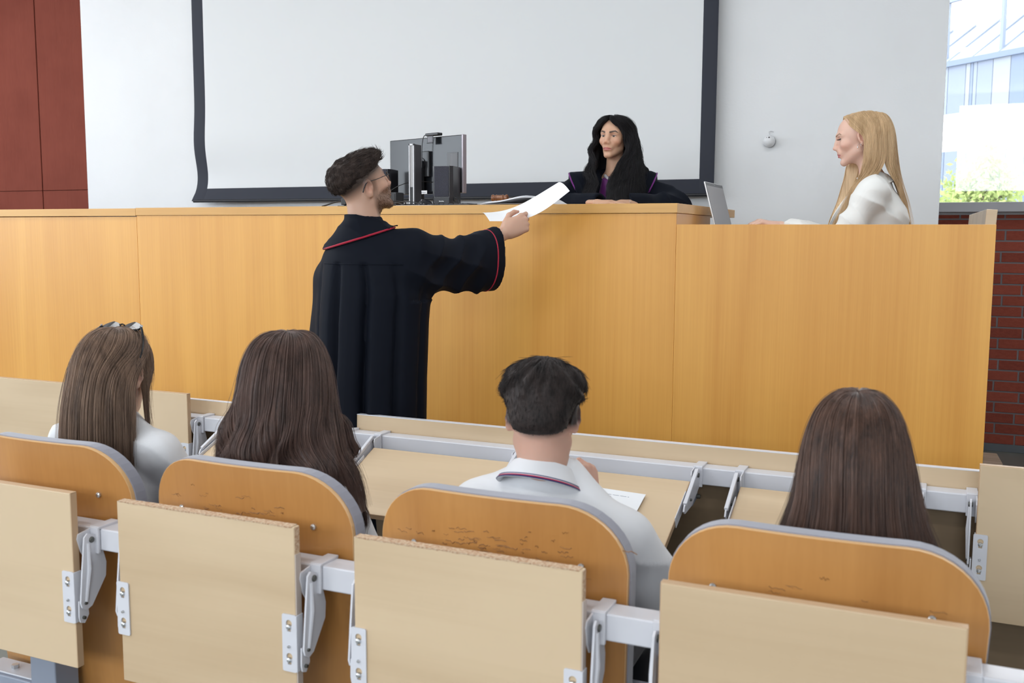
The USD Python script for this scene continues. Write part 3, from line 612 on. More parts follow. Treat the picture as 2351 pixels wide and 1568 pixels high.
def seat_outline(d=0.0):
    """outline of the seat back in x and z (from the floor)"""
    pts = []
    for x, z, r in ((-.280-d, .915+d, .135+d), (.280+d, .915+d, .135+d)):
        sx = 1 if x < 0 else -1; c = np.array([x+sx*r, z-r])
        for a in (np.linspace(math.pi, math.pi/2, 12) if x < 0 else np.linspace(math.pi/2, 0, 12)): pts.append(c+r*np.array([math.cos(a), math.sin(a)]))
    pts = np.array(pts); pts[:, 1] -= .010*np.clip(1-(pts[:, 0]/.28)**2, 0, 1)*0
    return Polygon(list(map(tuple, pts))+[(.258+d, .24), (-.258-d, .24)])
def bend(m, y0):
    m = m.subdivide_to_size(.045) if len(m.faces) < 4000 else m
    v = m.vertices; v[:, 1] += y0+(.73-v[:, 2])*.105+.055*(np.abs(v[:, 0])/.28)**2.2*.55; m.vertices = v; return m
def seat(x, y, label, marks, seed):
    t = thing('auditorium_seat', label, 'seat', (x, y, 0), 0, 'plywood seats of the front row')
    obj('backrest', bend(prism(seat_outline(), 0, .012, 'xz'), .118), PLY, t)
    rim = seat_outline().buffer(.0012).difference(seat_outline().buffer(-.0012))
    obj('plywood_rim', bend(prism(rim, .0006, .0125, 'xz'), .118), PLYEDGE, t)
    obj('cushion', bend(prism(seat_outline(.004).buffer(-.004).buffer(.004), .012, .046, 'xz'), .118), CUSHION, t)
    obj('seat_pan', rbx(-.25, .25, .245, .62, .29, .345, .02), CUSHION, t)
    obj('seat_bracket', cat([rbx(-.05, .05, .25, .34, .20, .29, .006)]), STEEL, t)
    for s in (-1, 1):
        yy = .118+(.73-.792)*.105+.055*(.19/.28)**2.2*.55
        obj('screw', lathe([(0, -.0075), (.004, -.0072), (.0068, -.004), (.0074, 0), (0, 0)], 14, (s*.190, yy, .792), 'y'), ZINC, t)
    if marks:                       # old pen scribbles and scratches on the wood
        g = np.random.default_rng(seed); ms = []
        for k in range(marks):
            cx, cz = g.normal(-.02, .10), .815+g.normal(0, .018); L = g.uniform(.006, .030)
            n = 6; xs = np.linspace(0, L, n); p = np.stack([cx+xs, 0*xs, cz+g.normal(0, .0015, n)-.03*xs], 1)
            p[:, 1] = .118+(.73-p[:, 2])*.105+.055*(np.abs(p[:, 0])/.28)**2.2*.55-.0002
            ms.append(tube(p, g.uniform(.0004, .0011), 4))
        obj('scribble', cat(ms), STAIN, t, kind='stuff')
    return t
SEATX = [-2.115, -1.465, -.825, -.182]
Y2, Y1 = 1.66, 2.92
beam_row(Y2, -3.4, 1.1, 'grey steel beam of the nearest row, between tablets and seat backs')
b1 = beam_row(Y1-.012, -4.6, 1.5, 'grey steel beam of the farther row, along the pale front rail')
fp = thing('front_rail', 'pale beech rail panel along the front of the first row, dark below', 'panel', (0, Y1+.1125, 0))
obj('rail', rbx(-4.6, .62, 0, .020, .672, .785, .002), PALE, fp); obj('top_edge', rbx(-4.6, .622, -.0006, .0206, .7835, .7865, .001), plain('white_edge_band', (.70, .71, .76), .3), fp)
obj('lower_panel', rbx(-4.6, 1.4, .002, .018, 0, .672, .002), DARKPANEL, fp)
pdl = thing('row_pedestal', 'blue grey steel pedestal under the seats at the lower left', 'pedestal', (-2.08, Y2+.10, 0))
obj('post', cat([rbx(-.055, .035, -.03, .045, 0, .40, .004), rbx(-.12, .10, -.08, .25, 0, .015, .004)]), STEELD, pdl)
obj('arm_box', rbx(-.25, -.056, -.03, .045, .20, .278, .004), STEELD, pdl); obj('arm_cap', rbx(-.30, -.262, -.03, .045, .19, .285, .004), STEELD, pdl)
obj('top_plate', rbx(-.25, -.056, -.02, .045, .278, .283, .002), STEEL, pdl); obj('bolt', lathe([(0, 0), (.010, 0), (.010, .010), (0, .010)], 6, (-.16, .01, .283)), ZINC, pdl)
seat(SEATX[0], Y2, 'plywood seat back behind the woman with sunglasses on her head', 0, 1)
seat(SEATX[1], Y2, 'plywood seat back behind the woman with wavy dark hair', 30, 2)
seat(SEATX[2], Y2, 'scribbled plywood seat back behind the short-haired man in white', 60, 3)
seat(SEATX[3], Y2, 'plywood seat back behind the woman with straight brown hair, at the right', 9, 4)
for k, (lab, dm) in enumerate((('folded pale tablet board cut by the left picture edge, nearest row', False), ('folded pale tablet with chipped top edge, second from the left in front', True), ('folded pale tablet with chipped top edge, third from the left in front', True), ('folded pale tablet with clean rounded edge, rightmost in the nearest row', False))):
    tablet('folding_tablet', lab, -2.135+k*.6485, Y2, 'folded tablets of the nearest row', False, dm)
X1 = .113+.2425
for k, lab, op in ((6, 'folded pale tablet beyond the sunglasses woman, at the left picture edge', 0), (5, 'folded pale tablet right of the sunglasses woman, farther row', 0), (4, 'opened tablet in front of the woman with wavy hair', 1), (3, 'opened tablet left of the short-haired man, with its arm in view', 1), (2, 'opened tablet carrying the printed sheet', 1), (1, 'opened tablet in front of the woman with straight brown hair', 1), (0, 'folded pale tablet at the right picture edge, farther row', 0)):
    tablet('folding_tablet', lab, X1-P_*k-(.03 if k > 4 else 0)+{3: .024, 2: -.018}.get(k, 0), Y1-.012, 'opened tablets of the farther row' if op else 'folded tablets of the farther row', bool(op), False, .53 if k in (2, 3) else .485)
# ================================================================== people: helpers
from scipy.interpolate import CubicSpline
def fold(V, N, sets, seed=0):
    """cloth folds: displace along the normals by ridged waves; sets: (direction, waves per metre, amplitude, mask fn or None)"""
    D = np.zeros(len(V))
    for i, (d, fr, amp, mask) in enumerate(sets):
        ph = V @ U(d)*fr*2*np.pi + 5.0*meshkit.fbm(V*4.5+i*7.3, 2, seed+i)
        w = 1-2*np.abs(np.sin(ph/2))**.8
        D += amp*w*(1 if mask is None else mask(V))
    return V+N*D[:, None]
def cloth_mesh(B, fine, sets=(), seed=0, post=None, lo=None, hi=None):
    m = B.mesh(fine, lo=lo, hi=hi, post=post)
    if sets: m.vertices = fold(np.asarray(m.vertices), np.asarray(m.vertex_normals), sets, seed)
    return m
def cut(B, c, d, rad=.3, k=.004):
    """cuts away what lies beyond the plane through c facing d"""
    d = U(d); return B.op(lambda x, y, z: -((x-c[0])*d[0]+(y-c[1])*d[1]+(z-c[2])*d[2]), c, rad, k, True)
def figure(B, J, fb, grow=0.0, legs=True, arms=True, forearms=True, slim=1.0, sleeve=0.0):
    """trunk and limbs along the joints J (frame fb: x right, y forward)"""
    e = dict(fr=fb); g = grow; a = lambda n: np.array(J[n], float)
    Y = (0, 1.0, 0)
    B.cone(a('pelvis'), a('waist'), .155*slim+g, .135*slim+g, k=.05, flat=(Y, .72), **e)
    B.cone(a('waist'), a('chest'), .135*slim+g, .155*slim+g, k=.05, flat=(Y, .70), **e)
    B.cone(a('chest'), (a('shl')+a('shr'))/2-[0, 0, .03], .150*slim+g, .105*slim+g, k=.05, flat=(Y, .72), **e)
    for s in ('l', 'r'):
        B.cone(a('neck')-[0, 0, .02], a('sh'+s), .052*slim+g, .050*slim+g, k=.045, **e)
        if arms:
            B.cone(a('sh'+s), a('el'+s), .054*slim+g+sleeve*.4, .042*slim+g+sleeve, k=.035, **e)
            if forearms: B.cone(a('el'+s), a('wr'+s), .041*slim+g+sleeve, .027*slim+g+sleeve, k=.02, **e)
        if legs:
            B.cone(a('hip'+s), a('kn'+s), .078*slim+g, .055*slim+g, k=.03, **e); B.cone(a('kn'+s), a('an'+s), .054*slim+g, .036*slim+g, k=.02, **e)
            if g == 0: B.cone(a('an'+s)-[0, .03, .03], a('an'+s)+[0, .14, -.045], .034, .026, k=.02, **e)
def sheet(G, n, thick=.012, seed=0, m=16, jit=.0025, out=None, spread=.02, start=.06, end=.12, wave=None, fly=.02, clump=40, frizz=0.0):
    """a lock or curtain of hair through guide lines G (k, m, 3): (a closed mesh, strands on it). out: a point inside, from which the sheet faces away"""
    G = np.asarray(G, float); k = len(G); g = np.random.default_rng(seed)
    s = np.arange(k); t = np.linspace(0, 1, G.shape[1])
    fs = CubicSpline(s, G, axis=0)
    def surf(si, ti):
        L = fs(np.clip(si, 0, k-1)); return np.stack([CubicSpline(t, L[i])(ti[i]) for i in range(len(si))]) if ti.ndim == 2 else CubicSpline(t, L, axis=1)(ti)
    ns, nt = 8*k, 40
    S = surf(np.linspace(0, k-1, ns), np.linspace(0, 1, nt))
    ds, dt = np.gradient(S, axis=0), np.gradient(S, axis=1); N = np.cross(ds, dt); N /= np.linalg.norm(N, axis=2, keepdims=True)+1e-12
    c = S.mean((0, 1)) if out is None else np.asarray(out, float)
    if np.sum(N*(S-c)) < 0: N = -N
    edge = np.minimum(np.linspace(0, 1, ns), 1-np.linspace(0, 1, ns))[:, None]; taper = np.clip(edge*ns/5, .25, 1)*np.clip((1-np.linspace(0, 1, nt))[None]*6, .2, 1)
    gro = (meshkit.fbm(np.stack([np.linspace(0, k*4.0, ns)[:, None]+0*S[..., 0], 1.2*np.linspace(0, 1, nt)[None]+0*S[..., 0], 0*S[..., 0]+seed], -1), 3, seed)-.5)*.012*np.linspace(.4, 1, nt)[None]
    O = S+N*(gro-.002)[..., None]; I = S-N*(thick*taper)[..., None]
    if wave: O = O+wave(np.linspace(0, k-1, ns)[:, None]+0*gro, np.linspace(0, 1, nt)[None]+0*gro, N); I = I+wave(np.linspace(0, k-1, ns)[:, None]+0*gro, np.linspace(0, 1, nt)[None]+0*gro, N)
    V = np.vstack([O.reshape(-1, 3), I.reshape(-1, 3)]); K = ns*nt; idx = np.arange(K).reshape(ns, nt)
    q = np.stack([idx[:-1, :-1], idx[1:, :-1], idx[1:, 1:], idx[:-1, 1:]], -1).reshape(-1, 4)
    rim = np.concatenate([idx[0, :], idx[1:, -1], idx[-1, -2::-1], idx[-2:0:-1, 0]]); nx = np.roll(rim, -1)
    F = np.vstack([q, q[:, ::-1]+K, np.stack([rim, rim+K, nx+K, nx], -1)]); mesh = trimesh.Trimesh(V, np.vstack([F[:, [0, 1, 2]], F[:, [0, 2, 3]]]), process=False); mesh.fix_normals()
    s0 = g.uniform(0, k-1, n); cl = np.round(s0*clump/(k-1))/(clump/(k-1)); t0 = start*g.random(n)**2; t1 = 1-end*g.random(n)**1.5
    T = t0[:, None]+(t1-t0)[:, None]*np.linspace(0, 1, m)[None]
    tt = np.linspace(0, 1, m)[None]; far = g.normal(size=n)*spread*(k-1)
    si = s0[:, None]+(cl-s0)[:, None]*.55*tt**1.2+far[:, None]*tt*(g.random(n) < .35)[:, None]*.6
    si = np.clip(si, 0, k-1)
    a = si*(ns-1)/(k-1); b = T*(nt-1); i0 = np.clip(a.astype(int), 0, ns-2); j0 = np.clip(b.astype(int), 0, nt-2); u, v = (a-i0)[..., None], (b-j0)[..., None]
    def bil(A): return A[i0, j0]*(1-u)*(1-v)+A[i0+1, j0]*u*(1-v)+A[i0, j0+1]*(1-u)*v+A[i0+1, j0+1]*u*v
    P = bil(S+N*gro[..., None]); NN = bil(N)
    off = g.normal(size=n)*jit+.0006; fl = np.where(g.random(n) < fly, g.uniform(.004, .02, n), 0)
    P = P+NN*(off[:, None]*np.clip(T*6+.15, 0, 1)+fl[:, None]*np.clip(T*3-.3, 0, 1)*tt**1.5)[..., None]
    if wave: P = P+wave(cl[:, None]+0*T, T, NN)
    if frizz:
        for _ in range(3): P = P+(g.normal(size=(n, 1, 3))*frizz*np.clip((T-.12)*4, 0, 1)[..., None]*np.sin(T*g.uniform(25, 60, (n, 1))+g.uniform(0, 6.3, (n, 1)))[..., None])
    return mesh, P
def ring_guides(rings, thetas, fwd):
    """guide lines down a head of hair. rings: (z, cx, cy, r_side, r_front, r_back, gap): gap = half angle left open at the front; fwd = facing angle"""
    R = np.array([r[:7] for r in rings], float); out = []
    for th in thetas:                    # th from -1 (one side of the face) round the back (0) to 1 (the other side)
        L = []
        for z, cx, cy, rs, rf, rb, gap in R:
            a = th*(math.pi-gap)         # 0 = back
            lx, ly = rs*math.sin(a), -(rb if abs(a) < math.pi/2 else rf)*math.cos(a)
            f = fwd; L.append((cx+lx*math.sin(f)+ly*math.cos(f), cy-lx*math.cos(f)+ly*math.sin(f), z))
        out.append(L)
    return np.array(out)
def short_hair(root, name, material, m, fr, keep, direction, n, length, seed, width=.0011, lift=.25, curl=0.0):
    """cropped hair rooted on the mesh m where keep() says so, combed along direction()"""
    g = np.random.default_rng(seed); V, N = np.asarray(m.vertices), np.asarray(m.vertex_normals)
    x, y, z = fr.into(V[:, 0], V[:, 1], V[:, 2]); w = keep(x, y, z); ok = np.nonzero(w > g.random(len(V))*.9)[0]
    i = ok[g.integers(0, len(ok), n)]; P = V[i]+g.normal(size=(n, 3))*.001; Nn = N[i]
    dl = direction(x[i], y[i], z[i]); D = dl @ fr.R.T; D = D-Nn*np.sum(D*Nn, 1, keepdims=True); D /= np.linalg.norm(D, axis=1, keepdims=True)+1e-9
    D = D+g.normal(size=(n, 3))*.10; ln = length(x[i], y[i], z[i])*g.uniform(.7, 1.15, n); k = 6; tt = np.linspace(0, 1, k)
    S = P[:, None]+(ln[:, None]*tt[None])[..., None]*(D[:, None]*(.55+.45*tt[None, :, None])+Nn[:, None]*(lift*(1-.75*tt)[None, :, None]))-Nn[:, None]*((ln**2/.15)[:, None]*tt[None]**2)[..., None]
    return curves(name, S, width, material, root, .3)
def sphere_curve(field, c, R, lift, n=120, phis=None):
    """where the sphere (c, R) meets the field's surface, all the way round"""
    out = []; psi = np.linspace(.9, -1.5, 260)
    for p in (np.linspace(0, 2*np.pi, n) if phis is None else phis):
        q = np.array(c)+R*np.stack([np.cos(psi)*np.cos(p), np.cos(psi)*np.sin(p), np.sin(psi)], 1); d = field.at(q)-lift
        i = np.nonzero(d < 0)[0]; j = i[0] if len(i) else len(psi)-1
        out.append(q[j])
    return np.array(out)
def neck_band(cf, prof, th, squash=1.0):
    def ring(r, z): return cf.out(np.stack([r*np.cos(th), r*squash*np.sin(th)-.004, 0*th+z], 1))
    A = np.stack([ring(*p) for p in prof]); nr, nc = A.shape[:2]; idx = np.arange(nr*nc).reshape(nr, nc)
    q = np.vstack([np.stack([idx[i, :-1], idx[i, 1:], idx[(i+1) % nr, 1:], idx[(i+1) % nr, :-1]], 1) for i in range(nr)])
    caps = np.array([[idx[0, c], idx[i, c], idx[i+1, c]] for c in (0, nc-1) for i in range(1, nr-1)])
    m_ = trimesh.Trimesh(A.reshape(-1, 3), np.vstack([q[:, [0, 1, 2]], q[:, [0, 2, 3]], caps]), process=False); m_.fix_normals(); return m_
def smooth_loop(P, it=3):
    for _ in range(it): P = (np.roll(P, 1, 0)+2*P+np.roll(P, -1, 0))/4
    return np.vstack([P, P[:1]])
ROBE = fabric('robe_black_wool', (.0040, .0055, .0105), rough=.7, sheen=.012, spec=.10, weave=900, bump=.0002, tint=(.55, .7, 1.0))
PIPE_R = fabric('piping_crimson', (.36, .008, .032), rough=.5, sheen=.1)
PIPE_V = fabric('piping_violet', (.16, .018, .185), rough=.5, sheen=.1)
COTTON = fabric('white_cotton', (.70, .70, .715), rough=.9, sheen=.1, weave=500)
BLAZER = fabric('white_blazer', (.74, .735, .71), rough=.8, sheen=.15, weave=500)
TROUSER = fabric('dark_trousers', (.012, .012, .018))
SHOE = plain('black_shoe', (.01, .01, .01), .3)
NAIL = plain('white_nail', (.80, .78, .78), .25)
HAIR_MAN = hair_mat('hair_dark_brown', (.012, .008, .007), (.055, .037, .030), freq=(260, 260, 60), rough=.6, spec=.12)
HAIR_BOY = hair_mat('hair_black_brown', (.009, .007, .0065), (.042, .030, .027), freq=(260, 260, 60), rough=.55, spec=.15)
HAIR_ASH = hair_mat('hair_ash_brown', (.085, .050, .033), (.36, .23, .155), rough=.46, spec=.4)
HAIR_DK = hair_mat('hair_brunette', (.030, .016, .0125), (.175, .098, .075), rough=.42, spec=.42)
HAIR_CHES = hair_mat('hair_chestnut', (.028, .0135, .0095), (.165, .084, .056), rough=.40, spec=.45)
HAIR_BLK = hair_mat('hair_black', (.0035, .0032, .004), (.013, .011, .014), rough=.5, spec=.25)
HAIR_BLD = hair_mat('hair_blonde', (.42, .26, .125), (.78, .56, .33), rough=.42, spec=.4)
def person(label, loc, rotz): return thing('person', label, 'person', (loc[0], loc[1], 0), rotz)

# ------------------------------------------------------------------ the standing advocate, seen from behind
def make_advocate():
    t = person('standing bearded person in glasses and black robe with red piping, handing over a sheet', (-1.984, 3.2), math.radians(31.8))
    hf = Frame((-.042, .0, 1.628), Rz(math.radians(26-90)) @ Rx(math.radians(21)), .97)
    B = Field(); add_head(B, hf, neck_to=np.array([-.030, -.005, 1.44]), neck_r=.059, jaw=1.06)
    fb = Frame((0, 0, 0), Rz(math.radians(58-90)))
    J = dict(pelvis=(0, 0, .92), waist=(0, 0, 1.06), chest=(0, 0, 1.24), neck=(0, .0, 1.44), shl=(-.145, 0, 1.335), shr=(.150, .02, 1.365), ell=(-.22, .02, 1.10), wrl=(-.20, .10, .86),
             elr=(.22, .24, 1.34), wrr=(.18, .47, 1.45), hipl=(-.09, 0, .88), hipr=(.09, 0, .88), knl=(-.10, 0, .48), knr=(.10, 0, .48), anl=(-.10, 0, .09), anr=(.10, 0, .09))
    wr = np.array([.512, .165, 1.452]); hd = U((.86, .12, .46))
    J['wrr'] = tuple(fb.into(*wr)); J['elr'] = tuple(fb.into(.335, .05, 1.315))
    figure(B, J, fb, slim=.86)
    # right hand: a loose fist, its back to the viewer, thumb on the paper
    back = U(np.array([.10, -.97, .22])); xf = U(hd-back*(hd @ back)); thumbside = np.cross(back, xf)   # index and thumb on top
    hr = Frame(wr+hd*.012, np.stack([xf, thumbside, back], 1))
    add_hand(B, hr, curl=((.75, .9, .5), (1.05, 1.1, .7), (1.15, 1.15, .7), (1.2, 1.2, .8)), spread=.03, thumb=(.1, .45, .3), thumb_out=.55, size=1.04)
    hl = Frame(fb.out(J['wrl']), np.stack([(0, 0, -1), fb.R @ np.array([0, 1.0, 0]), fb.R @ np.array([-1.0, 0, 0])], 1)); add_hand(B, hl, size=.95)
    m = B.mesh(.0024, .012, boxes=((hf.t-.14, hf.t+.15), (wr-[.04, .07, .08], wr+[.13, .07, .10])))
    def fade(x, y, z):
        line = np.interp(y, [-.10, -.05, 0, .04, .08], [-.005, .015, .036, .050, .062])
        return .95*np.clip((z-line+.046)/.046, 0, 1)**1.3*(y < .085)*np.clip((.10-y)/.02, 0, 1)*(np.abs(x) > -1)
    C = face_colors(m.vertices, hf, (.52, .315, .225), lip=(.42, .16, .13), brow=(.03, .02, .016), stubble=(.085, .045, .026), fade=((.035, .024, .02), fade))
    obj('body', m, SKIN, t, smooth=True, color=C); add_eyes(t, hf, (.09, .05, .025))
    # hair: a solid mass swept forward and up from the crown, cut off above the shaved sides
    H = Field(); e = dict(fr=hf)
    H.ell((0, -.024, .054), (.0785, .102, .072), k=.02, **e); H.ell((0, .036, .080), (.062, .064, .048), k=.03, **e); H.ell((0, .072, .092), (.044, .028, .024), k=.025, **e); H.ell((0, -.078, .045), (.060, .050, .054), k=.03, **e)
    def hcut(x, y, z): return (z-np.interp(y, [-.15, -.11, -.05, 0, .04, .075, .12], [-.008, .004, .024, .042, .052, .070, .078]))*.8
    H.op(lambda x, y, z: hcut(x, y, z), (0, 0, -.05), .24, .012, True, hf)
    hm = H.mesh(.0035); hv, hn = np.asarray(hm.vertices), np.asarray(hm.vertex_normals)
    hm.vertices = hv+hn*((meshkit.fbm(hv*[70, 70, 70], 3, 2)-.5)*.012)[:, None]
    obj('hair', hm, HAIR_MAN, t, smooth=True)
    def comb(x, y, z): return np.stack([.4*x/.08+.10*np.sin(y*60), np.where(y > -.085, 1.0, .1), np.where(y > .03, .55, np.where(y > -.085, .25, -1.0))], 1)
    short_hair(t, 'hair_strands', HAIR_MAN, hm, hf, lambda x, y, z: 1.0*(z > hcut(0*y, y, z)*0+.0), comb, 4200, lambda x, y, z: .018+.014*np.clip((y+z)/.12, 0, 1), 5, .0010, .16)
    def beardzone(x, y, z): return 1.0*((z < -.030-.22*np.clip(.06-y, 0, .06)) & (z > -.118) & (y > .004) & ~((np.abs(x) < .022) & (z > -.073) & (z < -.055))) + 1.0*((np.abs(z+.049) < .006) & (np.abs(x) < .026) & (y > .075))
    short_hair(t, 'beard', mat('beard_brown', {'p': ('principled_bsdf', {'base_color': (.075, .038, .020), 'roughness': .5})}), m, hf, beardzone, lambda x, y, z: np.stack([0*x, .3+0*x, -1+0*x], 1), 1500, lambda x, y, z: .006+.003*(z < -.08), 7, .00042, .55)
    # robe
    R = Field(); zs = np.array([.16, .45, .73, .90, 1.02, 1.12, 1.22, 1.30, 1.37, 1.43, 1.475, 1.505])
    cx = np.array([-.035, -.030, -.027, -.022, -.015, -.012, -.004, -.008, -.018, -.030, -.036, -.036])
    rx = np.array([.255, .238, .222, .220, .218, .219, .220, .204, .176, .136, .092, .064]); ry = np.array([.18, .172, .165, .165, .165, .165, .165, .155, .140, .112, .086, .070])
    ph = math.radians(-22)
    def pleat(th, z):
        amp = np.interp(z, [.2, .7, 1.1, 1.33, 1.345], [.19, .17, .125, .065, 0])
        w = np.abs(((th*10.5/np.pi) % 2)-1); w = .6+.12*(1-w)-np.exp(-((1-w)/.26)**2)
        b = 1.35*np.exp(-((th+2.02)/.85)**2)+.35*np.exp(-((th-.2)/1.6)**2)
        return amp*(w-.45)*b*1.15-.020*np.interp(z, [1.325, 1.345], [1, 0])*np.exp(-((th+2.0)/1.0)**2)
    def body(x, y, z):
        X, Yy = x-np.interp(z, zs, cx), y-np.interp(z, zs, cx)*0
        c, s = math.cos(ph), math.sin(ph); u, v = X*c+Yy*s, -X*s+Yy*c
        a, b = np.interp(z, zs, rx), np.interp(z, zs, ry); rho = np.sqrt((u/a)**2+(v/b)**2); th = np.arctan2(v/b, u/a)+ph
        th = np.where(th < -np.pi, th+2*np.pi, th)
        return np.maximum((rho-1-pleat(th, z))*np.minimum(a, b)*.85, np.maximum(zs[0]-z, z-1.515))
    R.op(body, (-.03, 0, .83), .95, .0)
    R.cone((.07, -.05, 1.35), (.150, -.055, 1.365), .088, .090, k=.06); R.cone((-.10, .06, 1.32), (-.145, .10, 1.28), .08, .07, k=.06)
    ra, rb_ = np.array([.165, -.045, 1.325]), np.array([.530, .205, 1.340]); ax = U(rb_-ra); nrm = U(np.cross(ax, (0, 0, 1)))
    R.cone(ra, rb_, .106, .118, k=.05, flat=(nrm, .70)); R.cone((.13, -.05, 1.385), (.26, .02, 1.350), .078, .070, k=.05); R.cone((.30, .05, 1.32), (.49, .165, 1.425), .062, .056, k=.04)
    cc = np.array([.468, .175, 1.345]); cd = U(np.array([.82, .50, -.02])); cut(R, cc+cd*.0, cd, .20); R.cone(cc-cd*.09, cc+cd*.1, .070, .112, k=.004, sub=True, flat=(nrm, .62))
    la, lb = np.array([-.150, .11, 1.26]), np.array([-.195, .16, .86]); R.cone(la, lb, .075, .095, k=.05)
    slee = lambda V: np.clip((V[:, 2]-1.19)/.03, 0, 1)*np.clip((V[:, 0]-.16)/.06, 0, 1)*np.clip((cc[0]-.02-V[:, 0])/.05, 0, 1)
    cloth = cloth_mesh(R, .0062, [((.25, 0, 1), 9, .0065, slee), ((.8, .3, -.55), 11, .006, slee), ((.5, 0, .8), 5.5, .0075, lambda V: np.clip((V[:, 0]-.10)/.05, 0, 1)*np.clip((.30-V[:, 0])/.08, 0, 1)*(V[:, 2] > 1.2))], 3)
    rb = obj('robe', cloth, ROBE, t, smooth=True)
    # collar cape with its red piping, and the piping of the cuff
    K = Field(); K.ops = [o for o in R.ops[:3]]; K.cone((.12, -.05, 1.40), (.20, -.02, 1.385), .072, .07, k=.05)
    cs = np.array([-.05, 0, 1.46]); pn = np.array([-.333, -.02, 1.0]); po = np.array([0, 0, 1.452])
    K2 = Field(); K2.op(lambda x, y, z: np.maximum(K.at(np.stack(np.broadcast_arrays(x, y, z), -1))-.0085, -((x-po[0])*pn[0]+(y-po[1])*pn[1]+(z-po[2])*pn[2])*.9), cs, .27, 0)
    K2.cone((-.036, -.004, 1.43), (-.036, -.002, 1.500), .080, .067, k=.035); cut(K2, np.array([-.05, -.06, 1.517]), (.16, .05, 1), .14)
    K2.cone((-.034, -.002, 1.48), (-.036, .0, 1.60), .0615, .064, k=.004, sub=True)
    cm = cloth_mesh(K2, .005, [((.6, .2, .75), 12, .0022, None), ((1, .2, .2), 7, .0022, None)], 8, lo=cs-.26, hi=cs+[.26, .26, .09])
    obj('collar', cm, ROBE, rb, smooth=True)
    tb = trimesh.Trimesh(*[np.asarray(a) for a in (lambda q: (q.vertices, q.faces))(K.mesh(.008))], process=True); lp = max((p for p in tb.section(plane_origin=po, plane_normal=pn).discrete), key=len)
    lp = smooth_loop(lp[:-1], 4); nl = lp-np.array([-.03, 0, 0])*[1, 1, 0]; nl[:, 2] = 0; lp = lp+nl/np.linalg.norm(nl, axis=1, keepdims=True)*.008
    obj('piping', tube(lp, .0042, 7), PIPE_R, rb, smooth=True, label='crimson piping')
    an = np.linspace(0, 2*np.pi, 60); p0 = cc-cd*.046; up = U(np.cross(nrm, cd)); dirs = np.cos(an)[:, None]*nrm+np.sin(an)[:, None]*up
    o = p0+dirs*.2; tr = trace(R, o, -dirs); obj('piping', tube(smooth_loop(tr[:-1], 2), .0034, 7), PIPE_R, rb, smooth=True, label='crimson piping')
    yk = np.array([fb_ for fb_ in np.linspace(-3.0, -.95, 40)]); d2 = np.stack([np.cos(yk), np.sin(yk), 0*yk], 1); o = np.array([-.01, 0, 1.338])+d2*.4
    obj('yoke_seam', tube(trace(R, o, -d2), .0022, 6), ROBE, rb, smooth=True)
    T = Field(); figure(T, J, fb, grow=.012, arms=False); cut(T, fb.out((0, 0, 1.15)), (0, 0, 1), .4); obj('trousers', T.mesh(.014), TROUSER, t, smooth=True)
    for s in (-1, 1):
        Sf = Field(); Sf.cone((s*.10, -.05, .045), (s*.10, .15, .035), .046, .038, k=.02, fr=fb); Sf.op(lambda x, y, z: z-.004, (s*.10, .05, 0), .3, 0, True, fb); obj('shoe', Sf.mesh(.008), SHOE, t, smooth=True)
    # his spectacles rest on nose and ear
    g = thing('spectacles', 'thin dark-rimmed glasses worn by the standing bearded person', 'glasses', (-1.984, 3.2, 0), math.radians(31.8)); rim = []
    W = lambda p: hf.out(np.asarray(p, float))
    for s in (-1, 1):
        a = np.linspace(0, 2*np.pi, 33); L = np.stack([s*.0335+.0235*np.cos(a), .1015-.010*((.0235*np.cos(a)*s)/.03)-.002*np.abs(np.cos(a)), .004+.0195*np.sin(a)*np.where(np.sin(a) > 0, .92, 1)], 1)
        obj('rim', tube(W(L), .0011, 6), BLACKP, g, smooth=True)
        cv = np.vstack([W(L[:-1]), W([[s*.0335, .1015, .004]])]); f = [[i, (i+1) % 32, 32] for i in range(32)]
        obj('lens', (cv, np.array(f)), GLASS, g, smooth=True)
        tp = spline([(s*.0575, .094, .012), (s*.070, .075, .014), (s*.0775, .03, .014), (s*.0800, -.012, .016), (s*.0805, -.030, .006), (s*.0785, -.045, -.014)], 20)
        obj('temple', tube(W(tp), np.interp(np.linspace(0, 1, 20), [0, .5, .62, 1], [.0012, .0014, .0021, .0024]), 7), BLACKP, g, smooth=True)
    obj('bridge', tube(W(spline([(-.011, .103, .008), (0, .106, .011), (.011, .103, .008)], 8)), .0011, 6), BLACKP, g)
    # the sheet he hands over: gently arched paper
    A, Bq = np.array([.455, .305, 1.530]), np.array([.785, .305, 1.655]); n = 26; uu = np.linspace(0, 1, n); vv = np.linspace(-1, 1, 14)
    uax = U(Bq-A); wax = U(np.array([-.06, .92, .23])); nn = np.cross(wax, uax); 
    Pp = np.array([(A+(Bq-A)*u-[0, 0, .034*math.sin(math.pi*u)])+wax*(.098*v*(1-.0*u))+nn*(.010*v*v+.006*math.sin(5*u+v)) for u in uu for v in vv])
    idx = np.arange(n*14).reshape(n, 14); q = np.stack([idx[:-1, :-1], idx[1:, :-1], idx[1:, 1:], idx[:-1, 1:]], -1).reshape(-1, 4)
    s_ = thing('paper_sheet', 'white sheet of paper held out in the standing person\'s hand', 'paper', (-1.984, 3.2, 0), math.radians(31.8))
    off = np.cross(uax, wax)*.0006; Vp = np.vstack([Pp, Pp+off]); rim = np.concatenate([idx[0, :], idx[1:, -1], idx[-1, -2::-1], idx[-2:0:-1, 0]]); nx = np.roll(rim, -1)
    obj('sheet', (Vp, np.vstack([q, q[:, ::-1]+n*14, np.stack([rim, rim+n*14, nx+n*14, nx], -1)])), PAPER, s_, smooth=35)
    return t
make_advocate()
